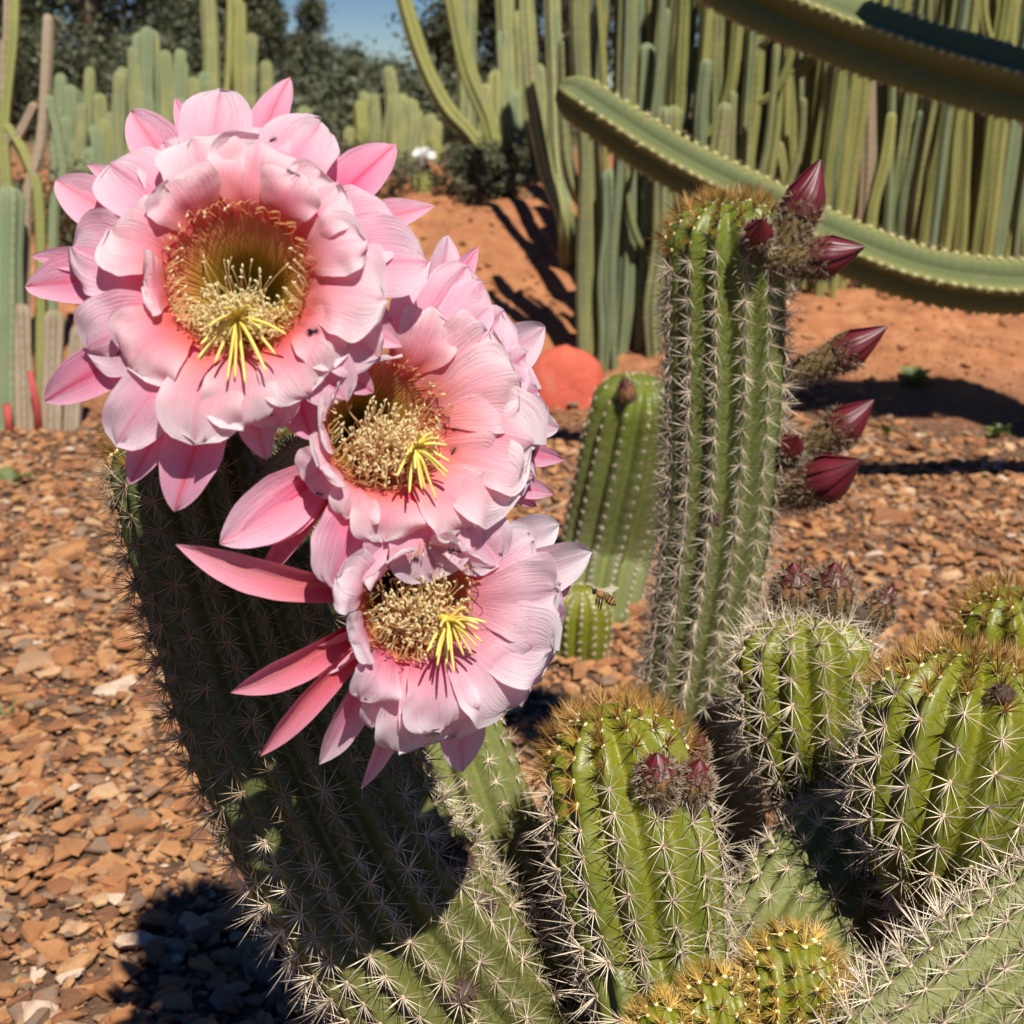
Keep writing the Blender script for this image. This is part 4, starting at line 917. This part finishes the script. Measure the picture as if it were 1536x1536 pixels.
# ---------------------------------------------------------------- big branching cactus whose arms cross the view
tr = P(2080, 900, 2.55); tr.z = 0
root = thing('branching_cactus', tr, 'four-ribbed cactus with two long arms reaching across the view', 'cactus')
star_column([tr + Vector((0, 0, -.05)), tr + Vector((.02, 0, .4)), tr + Vector((0, 0, .9)), tr + Vector((-.02, .02, 1.5))], .085, 5, 'arm', root, 'trunk')
def arm(pts, rs_, ph, tuft=.015):
    path = [P(*p) for p in pts]; path[-1] = Vector((tr.x, tr.y, path[-1].z))
    path = path[::-1]
    o = star_column(path, rs_[::-1], 4, 'arm', root, 'arm', deep=.55, rings=560, ph=ph, u0=-FWD, per=10)
    # little spine tufts along the rib crests
    cp, rd = catmull(path, rs_[::-1], 40); mb = MB(); u = -FWD; acc = 0
    for i in range(len(cp) - 1):
        t = (cp[i + 1] - cp[i]).normalized(); u = (u - t * u.dot(t)).normalized(); b = t.cross(u); acc += (cp[i + 1] - cp[i]).length
        if acc < .022: continue
        acc = 0
        for k in range(4):
            a = 2 * math.pi * k / 4 + ph; er = u * math.cos(a) + b * math.sin(a); la = t.cross(er); p = cp[i] + er * rd[i] * .985
            mb.ell(p, (t, er, la), (.007, .005, .005), 6, 4, .9)
            for q in range(11):
                d = (er * .9 + t * random.uniform(-1, 1) + la * random.uniform(-.8, .8)).normalized(); s1 = d.orthogonal().normalized() * .0008
                mb.add([p - s1, p + s1, p + d * tuft * random.uniform(.7, 1.3)], [(0, 1, 2)], random.random())
    mb.build('spines', M['hair2'], o, kind='stuff')
M['hair2'] = tmat('areole_tuft', [(0, (0.20, 0.14, 0.07)), (1.0, (0.55, 0.48, 0.22))], 0.7)
arm([(866, 148, 2.62), (1000, 236, 2.62), (1150, 314, 2.6), (1300, 384, 2.58), (1420, 420, 2.56), (1560, 430, 2.55), (1760, 410, 2.55), (2080, 330, 2.55)], [.049, .054, .057, .057, .057, .057, .06, .06], R(-20))
arm([(880, -140, 2.85), (1010, -78, 2.82), (1150, -4, 2.8), (1300, 58, 2.78), (1450, 106, 2.76), (1600, 138, 2.74), (1800, 135, 2.7), (2080, 90, 2.55)], [.066, .072, .078, .080, .080, .08, .08, .08], R(-18))
def to_px(p):
    d = p - CAM; z = d.dot(FWD); return (CX + FPX * d.dot(RGT) / z, CY - FPX * d.dot(UPV) / z, z)
arm([to_px(P(a, b, 2.77) + sdir * .75) for a, b in ((1330, 62), (1390, 84), (1460, 104), (1540, 122), (1660, 136), (1760, 136))] + [(2080, -150, 2.55)], [.09, .10, .105, .105, .105, .105, .09], R(30))  # third arm, unseen above the frame, added to shade the upper arm

# ---------------------------------------------------------------- rock, weeds, white bloom
gk = ground_at(852, 614); mb = MB(); V = []
n, k = 32, 16
rk = [(gk.x, gk.y + .10)]
for i in range(k + 1):
    th = math.pi / 2 * i / k
    for j in range(n):
        a = 2 * math.pi * j / n; f = 1 + .12 * noise.noise(Vector((math.cos(a) * 1.3, math.sin(a) * 1.3, i * .12))) + .035 * noise.noise(Vector((math.cos(a) * 4, math.sin(a) * 4, i * .4)))
        V.append((gk.x + .138 * f * math.cos(th) ** .8 * math.cos(a), gk.y + .10 + .11 * f * math.cos(th) ** .8 * math.sin(a), -.02 + .185 * math.sin(th) * (1 + .05 * math.cos(a + 2))))
mb.add(V, [(i * n + j, i * n + (j + 1) % n, (i + 1) * n + (j + 1) % n, (i + 1) * n + j) for i in range(k) for j in range(n)])
tag(mb.build('rock', M['redrock']), 'smooth rounded red-orange rock on the ground by the leaning dotted cactus', 'rock')
def weed(px, py, size, n, label, seed, grass=False):
    rs = random.Random(seed); g_ = ground_at(px, py); root = thing('weed', g_, label, 'plant')
    for i in range(n):
        a = rs.uniform(0, 6.28); el = rs.uniform(.4, 1.3); d = Vector((math.cos(a) * math.cos(el), math.sin(a) * math.cos(el), math.sin(el))); la = d.cross(Vector((0, 0, 1))).normalized()
        ln = size * rs.uniform(.6, 1.1); wd = ln * (.03 if grass else .24); V, A = [], []
        for q in range(7):
            f = q / 6; c = g_ + d * ln * f - Vector((0, 0, ln * .25 * f * f)); hw = wd * math.sin(math.pi * min(.97, .12 + f * .88)) ** .8
            V += [c - la * hw + Vector((0, 0, hw * .4)), c, c + la * hw + Vector((0, 0, hw * .4))]; A += [rs.random() * .3 + f * .6] * 3
        F = [(q * 3 + j, q * 3 + j + 1, q * 3 + 4 + j, q * 3 + 3 + j) for q in range(6) for j in range(2)]
        build('leaf', V, F, M['weed'], root, True, {'t': A})
weed(1368, 580, .085, 16, 'small bright green leafy weed on the red mound', 1)
weed(1498, 655, .07, 12, 'small leafy weed by the dark shadow on the orange soil', 2)
weed(1328, 655, .05, 9, 'tiny leafy weed between the orange soil and gravel', 3)
weed(12, 590 + 140, .07, 12, 'thin green seedling on the gravel by the red stakes', 4)
weed(10, 1090, .055, 16, 'tuft of fine green grass on the open gravel', 5, True)
wf = ground_at(632, 285); root = thing('small_cactus', wf, 'low dark cactus with one white flower behind the red mound', 'cactus')
Dw = (wf - CAM).dot(FWD)
star_column([wf + Vector((0, 0, -.03)), P(632, 268, Dw), P(632, 256, Dw)], 16 * Dw / FPX, 8, 'column_yellow', root, 'stem')
wc = P(636, 238, Dw - .06); wb = MB()
for i in range(26):
    a = 2.4 * i; el = .2 + .9 * i / 26; d = Vector((math.cos(a) * math.cos(el), math.sin(a) * math.cos(el) - .25, math.sin(el))).normalized(); la = d.orthogonal().normalized(); ln = .062
    wb.add([wc, wc + d * ln * .6 + la * .014, wc + d * ln, wc + d * ln * .6 - la * .014], [(0, 1, 2, 3)])
wb.tube([P(632, 258, Dw), wc], [.012, .018], 8)
wb.build('flower', M['white'], root)

# ---------------------------------------------------------------- trees
def tree(label, px, y, h, rw, seed, low=.12, n=15000, leaf=.085, shape=1.0):
    rs = random.Random(seed); x = (px - CX) / FPX * y * 1.0; z = terrain(x, y); base = Vector((x, y, z - .1))
    root = thing('tree', base, label, 'tree', 'trees behind the cactus garden')
    tb = MB(); tb.tube([base, base + Vector((rs.uniform(-.2, .2), 0, h * .4)), base + Vector((rs.uniform(-.3, .3), 0, h * .9))], [h * .03, h * .022, h * .006], 9, .4)
    cl = []
    for i in range(46):
        f = low + (1 - low) * rs.random() ** .8; a = rs.uniform(0, 6.28)
        prof = math.sin(math.pi * min(1, .18 + .82 * (1 - f) ** shape)) if shape < 1.5 else (1 - f) ** .7
        q = rw * max(.12, prof) * rs.uniform(.35, 1.0); c = base + Vector((math.cos(a) * q, math.sin(a) * q, f * h)); cl.append((c, rw * rs.uniform(.16, .34)))
        tb.tube([base + Vector((0, 0, f * h * .75)), base.lerp(c, .5) + Vector((0, 0, f * h * .42)), c], [h * .009, h * .006, h * .002], 5, .3)
    tb.build('trunk', M['wood'], root)
    g = np.random.default_rng(seed); ci = g.integers(0, len(cl), n); cc = np.array([tuple(c) for c, _ in cl])[ci]; cr = np.array([r for _, r in cl])[ci]
    p = cc + g.normal(size=(n, 3)) * np.array([1, 1, .8]) * cr[:, None] * .55; sz = (leaf * (.5 + .7 * g.random(n)))[:, None]
    a = g.normal(size=(n, 3)); a /= np.linalg.norm(a, axis=1)[:, None]; b = np.cross(a, g.normal(size=(n, 3))); b /= np.linalg.norm(b, axis=1)[:, None]
    V = np.stack([p - a * sz, p + b * sz * .4, p + a * sz, p - b * sz * .4], 1).reshape(-1, 3); F = np.arange(4 * n).reshape(n, 4)
    build('crown', V, F, M['leaf'], root, False, {'t': np.repeat(g.random(n), 4)})
for i, (px, y, h, rw, lab, kw) in enumerate((
    (-90, 20, 7.0, 2.8, 'broad dark tree behind the dry stalks', {}), (60, 24, 8.0, 3.0, 'dark spreading tree behind the bluish-green columns', {}), (170, 21, 6.5, 2.4, 'dense dark tree over the bluish-green columns', {}),
    (270, 30, 6.0, 1.5, 'narrow dark tree just left of the very tall olive columns', dict(shape=1.6)), (385, 27, 5.0, 1.1, 'tall conical tree at the edge of the blue sky gap', dict(shape=1.6)),
    (330, 34, 6.5, 1.6, 'hazy tree behind the very tall olive columns', {}), (500, 44, 1.7, 1.8, 'low tree under the blue sky gap', {}), (555, 55, 1.5, 2.4, 'far low bushy tree under the blue sky gap', {}), (445, 50, 2.6, 1.2, 'far tree left of the small conical tree', {}),
    (690, 22, 6.5, 1.5, 'dark tree closing the blue sky gap behind arching arms', {}), (760, 25, 7.5, 2.2, 'dark tree behind the tall pale columns', {}), (840, 22, 7.0, 2.6, 'dark tree behind the near end of the cactus wall', {}),
    (990, 24, 7.0, 2.8, 'dark tree rising behind the cactus wall', {}), (1180, 22, 7.0, 2.8, 'dark tree behind the middle of the cactus wall', {}), (1380, 23, 7.0, 2.8, 'dark tree behind the striped end of the cactus wall', {}), (1580, 22, 7.0, 2.8, 'dark tree past the far end of the cactus wall', {}))):
    tree(lab, px, y, h, rw, 300 + i, **kw)
tree('small conical olive-green tree standing under the blue sky gap', 488, 16, 1.62, .42, 330, low=.03, n=9000, leaf=.035, shape=1.6)
tree('taller narrow feathery tree beside the very tall olive columns', 418, 20, 2.5, .55, 331, low=.05, n=9000, leaf=.045, shape=1.6)
# low scrub below the trees
def scrub(px, y, h, rw, seed, lab):
    tree(lab, px, y, h, rw, seed, low=.02, n=7000, leaf=.05)
for i, (px, lab) in enumerate(((30, 'low scrub bush below the dark spreading tree'), (230, 'low scrub bush behind the bluish-green columns'), (420, 'low scrub bush left of the small conical tree'), (600, 'low scrub bush behind the low olive columns'), (700, 'low scrub bush behind the arching arms'))):
    scrub(px, 13 + i % 2, .95 if px < 300 else .55, 1.7, 400 + i, lab)

def bush(px, py, h, rw, seed, lab):
    g_ = ground_at(px, py); y = g_.y; tree(lab, CX + g_.x * FPX / y, y, h, rw, seed, low=.0, n=2600, leaf=.016)
for i, (px, py, h, rw, lab) in enumerate(((552, 292, .30, .24, 'low dark shrub left of the small white-flowered cactus'), (708, 290, .30, .2, 'low dark shrub right of the small white-flowered cactus'), (745, 292, .30, .2, 'low dark shrub at the foot of the tall pale columns'),
        (80, 350, .35, .3, 'low dark shrub at the foot of the bluish-green columns'), (150, 352, .3, .3, 'low shrub between the bluish-green columns and the top flower'))):
    bush(px, py, h, rw, 500 + i, lab)
# ---------------------------------------------------------------- insects
bpy.context.view_layer.update(); dg = bpy.context.evaluated_depsgraph_get()
def hit(px, py):
    ok, loc, nrm, idx, ob, mx = sc.ray_cast(dg, CAM, ray(px, py).normalized())
    if nrm.dot(CAM - loc) < 0: nrm = -nrm
    return loc, nrm
def ant(px, py, ang, size, label, cat='ant', name='ant', fat=1.0):
    p, nm = hit(px, py); a = (RGT * math.cos(ang) + UPV * math.sin(ang)); a = (a - nm * a.dot(nm)).normalized(); b = nm.cross(a); L_ = size; c = p + nm * L_ * .13
    root = thing(name, p, label, cat, 'ants on the petals' if cat == 'ant' else None); ax = (a, b, nm); mb = MB()
    mb.ell(c - a * L_ * .30, ax, (L_ * .22, L_ * .13 * fat, L_ * .12), 8, 6, .1); mb.ell(c + a * L_ * .02, ax, (L_ * .14, L_ * .07 * fat, L_ * .07), 8, 6, .6); mb.ell(c + a * L_ * .26, ax, (L_ * .11, L_ * .09 * fat, L_ * .08), 8, 6, .3)
    mb.build('body', M['black'], root)
    for sgn in (-1, 1):
        for q in (-.10, .02, .13):
            lg = MB(); s0 = c + a * L_ * (q * .6); lg.tube([s0, s0 + b * sgn * L_ * .2 + a * q * L_ + nm * L_ * .06, s0 + b * sgn * L_ * .36 + a * q * 2.2 * L_ - nm * L_ * .13], L_ * .018, 4, .4); lg.build('leg', M['black'], root)
        lg = MB(); s0 = c + a * L_ * .34; lg.tube([s0, s0 + b * sgn * L_ * .10 + a * L_ * .12, s0 + b * sgn * L_ * .12 + a * L_ * .26], L_ * .012, 4, .4); lg.build('antenna', M['black'], root)
    return root, ax, c
ant(410, 209, .5, .0038, 'tiny black ant on the upper outer petals of the top flower')
ant(180, 530, .2, .0036, 'tiny black ant at the edge of a left petal of the top flower')
ant(681, 676, 1.1, .0052, 'black ant on a broad inner petal of the middle flower')
ant(684, 643, .3, .0036, 'tiny black ant beside the stigma of the middle flower')
ant(534, 675, 1.4, .0036, 'tiny ant among the stamens of the middle flower')
ant(480, 742, -.3, .0042, 'black ant on a folded left petal of the middle flower')
ant(623, 838, -.4, .0052, 'black ant on the pink frill between the two lower flowers')
ant(684, 824, -.5, .0075, 'largest black ant on the frill above the lowest flower')
ant(620, 894, .2, .0036, 'tiny ant among the stamens of the lowest flower')
ant(405, 622, .2, .0042, 'black ant below the top flower in its shadow')
rt, ax, c = ant(472, 497, .25, .0052, 'small dark fly resting on a lower petal of the top flower', 'fly', 'fly', 1.7)
for sg in (-1, 1):
    wm = MB(); L_ = .0052; wm.add([c + ax[2] * .0008, c - ax[0] * L_ * .3 + ax[1] * sg * L_ * .28 + ax[2] * .0009, c - ax[0] * L_ * .75 + ax[1] * sg * L_ * .12 + ax[2] * .0009], [(0, 1, 2)]); wm.build('wing', M['black'], rt)
# bee hovering by the lowest flower
bc = P(906, 894, .70); a = (-RGT * .86 + UPV * .42 + FWD * .1).normalized(); nm = (UPV * .9 + RGT * .4 - FWD * .25); nm = (nm - a * nm.dot(a)).normalized(); b = nm.cross(a); ax = (a, b, nm)
root = thing('bee', bc, 'striped honey bee hovering beside the lowest pink flower', 'bee'); S = .0165
ab = MB(); kk = 13; n = 12; V, A = [], []
for i in range(kk):
    f = i / (kk - 1); r = S * .15 * math.sin(math.pi * (.1 + .9 * f) ** .8) ** .7 * (1 if i < kk - 1 else .1) + S * .01
    p = bc - a * S * (.05 + .46 * f) - nm * S * .10 * f
    for j in range(n): an = 2 * math.pi * j / n; V.append(p + (b * math.cos(an) + nm * math.sin(an)) * r); A.append(.1 if i % 3 == 0 or f > .9 else .9)
ab.add(V, [(i * n + j, i * n + (j + 1) % n, (i + 1) * n + (j + 1) % n, (i + 1) * n + j) for i in range(kk - 1) for j in range(n)], A); ab.build('abdomen', M['bee'], root)
th = MB(); th.ell(bc + a * S * .12, ax, (S * .17, S * .14, S * .14), 12, 8, .75)
for i in range(220):
    d = Vector((random.gauss(0, 1), random.gauss(0, 1), random.gauss(0, 1))).normalized(); p = bc + a * S * .12 + d * S * .13; s1 = d.orthogonal().normalized() * .00008
    th.add([p - s1, p + s1, p + d * S * .07], [(0, 1, 2)], .95)
th.build('thorax', M['bee'], root)
hd = MB(); hd.ell(bc + a * S * .36, ax, (S * .08, S * .12, S * .11), 10, 8, .2); h_ = hd.build('head', M['bee'], root)
for sg in (-1, 1):
    an = MB(); q = bc + a * S * .42 + b * sg * S * .03; an.tube([q, q + a * S * .1 + nm * S * .10 + b * sg * S * .05, q + a * S * .26 + nm * S * .06 + b * sg * S * .08], S * .012, 5, .1); an.build('antenna', M['bee'], h_)
    ey = MB(); ey.ell(bc + a * S * .38 + b * sg * S * .09 + nm * S * .02, ax, (S * .045, S * .035, S * .06), 8, 6, .05); ey.build('eye', M['black'], h_)
    for q, ln in ((.2, .30), (.1, .34), (.0, .42)):
        lg = MB(); p = bc + a * S * q + b * sg * S * .08 - nm * S * .10; lg.tube([p, p - nm * S * .12 + b * sg * S * .08 - a * S * .02, p - nm * S * ln - a * S * .10 + b * sg * S * .06], [S * .022, S * .024, S * .012], 5, .2); lg.build('leg', M['bee'], root)
    for q, ln, wd in ((.14, .62, .17), (.04, .44, .13)):
        wg = MB(); p = bc + a * S * q + b * sg * S * .07 + nm * S * .13; d = (-a * .75 + b * sg * .5 + nm * .45).normalized(); e = d.cross(nm).normalized()
        V = [p] + [p + d * S * ln * (.5 - .5 * math.cos(t)) + e * S * wd * math.sin(t) for t in np.linspace(.3, 5.98, 14)]
        wg.add(V, [(0, i, i + 1) for i in range(1, 14)]); wg.build('wing', M['wing'], root)
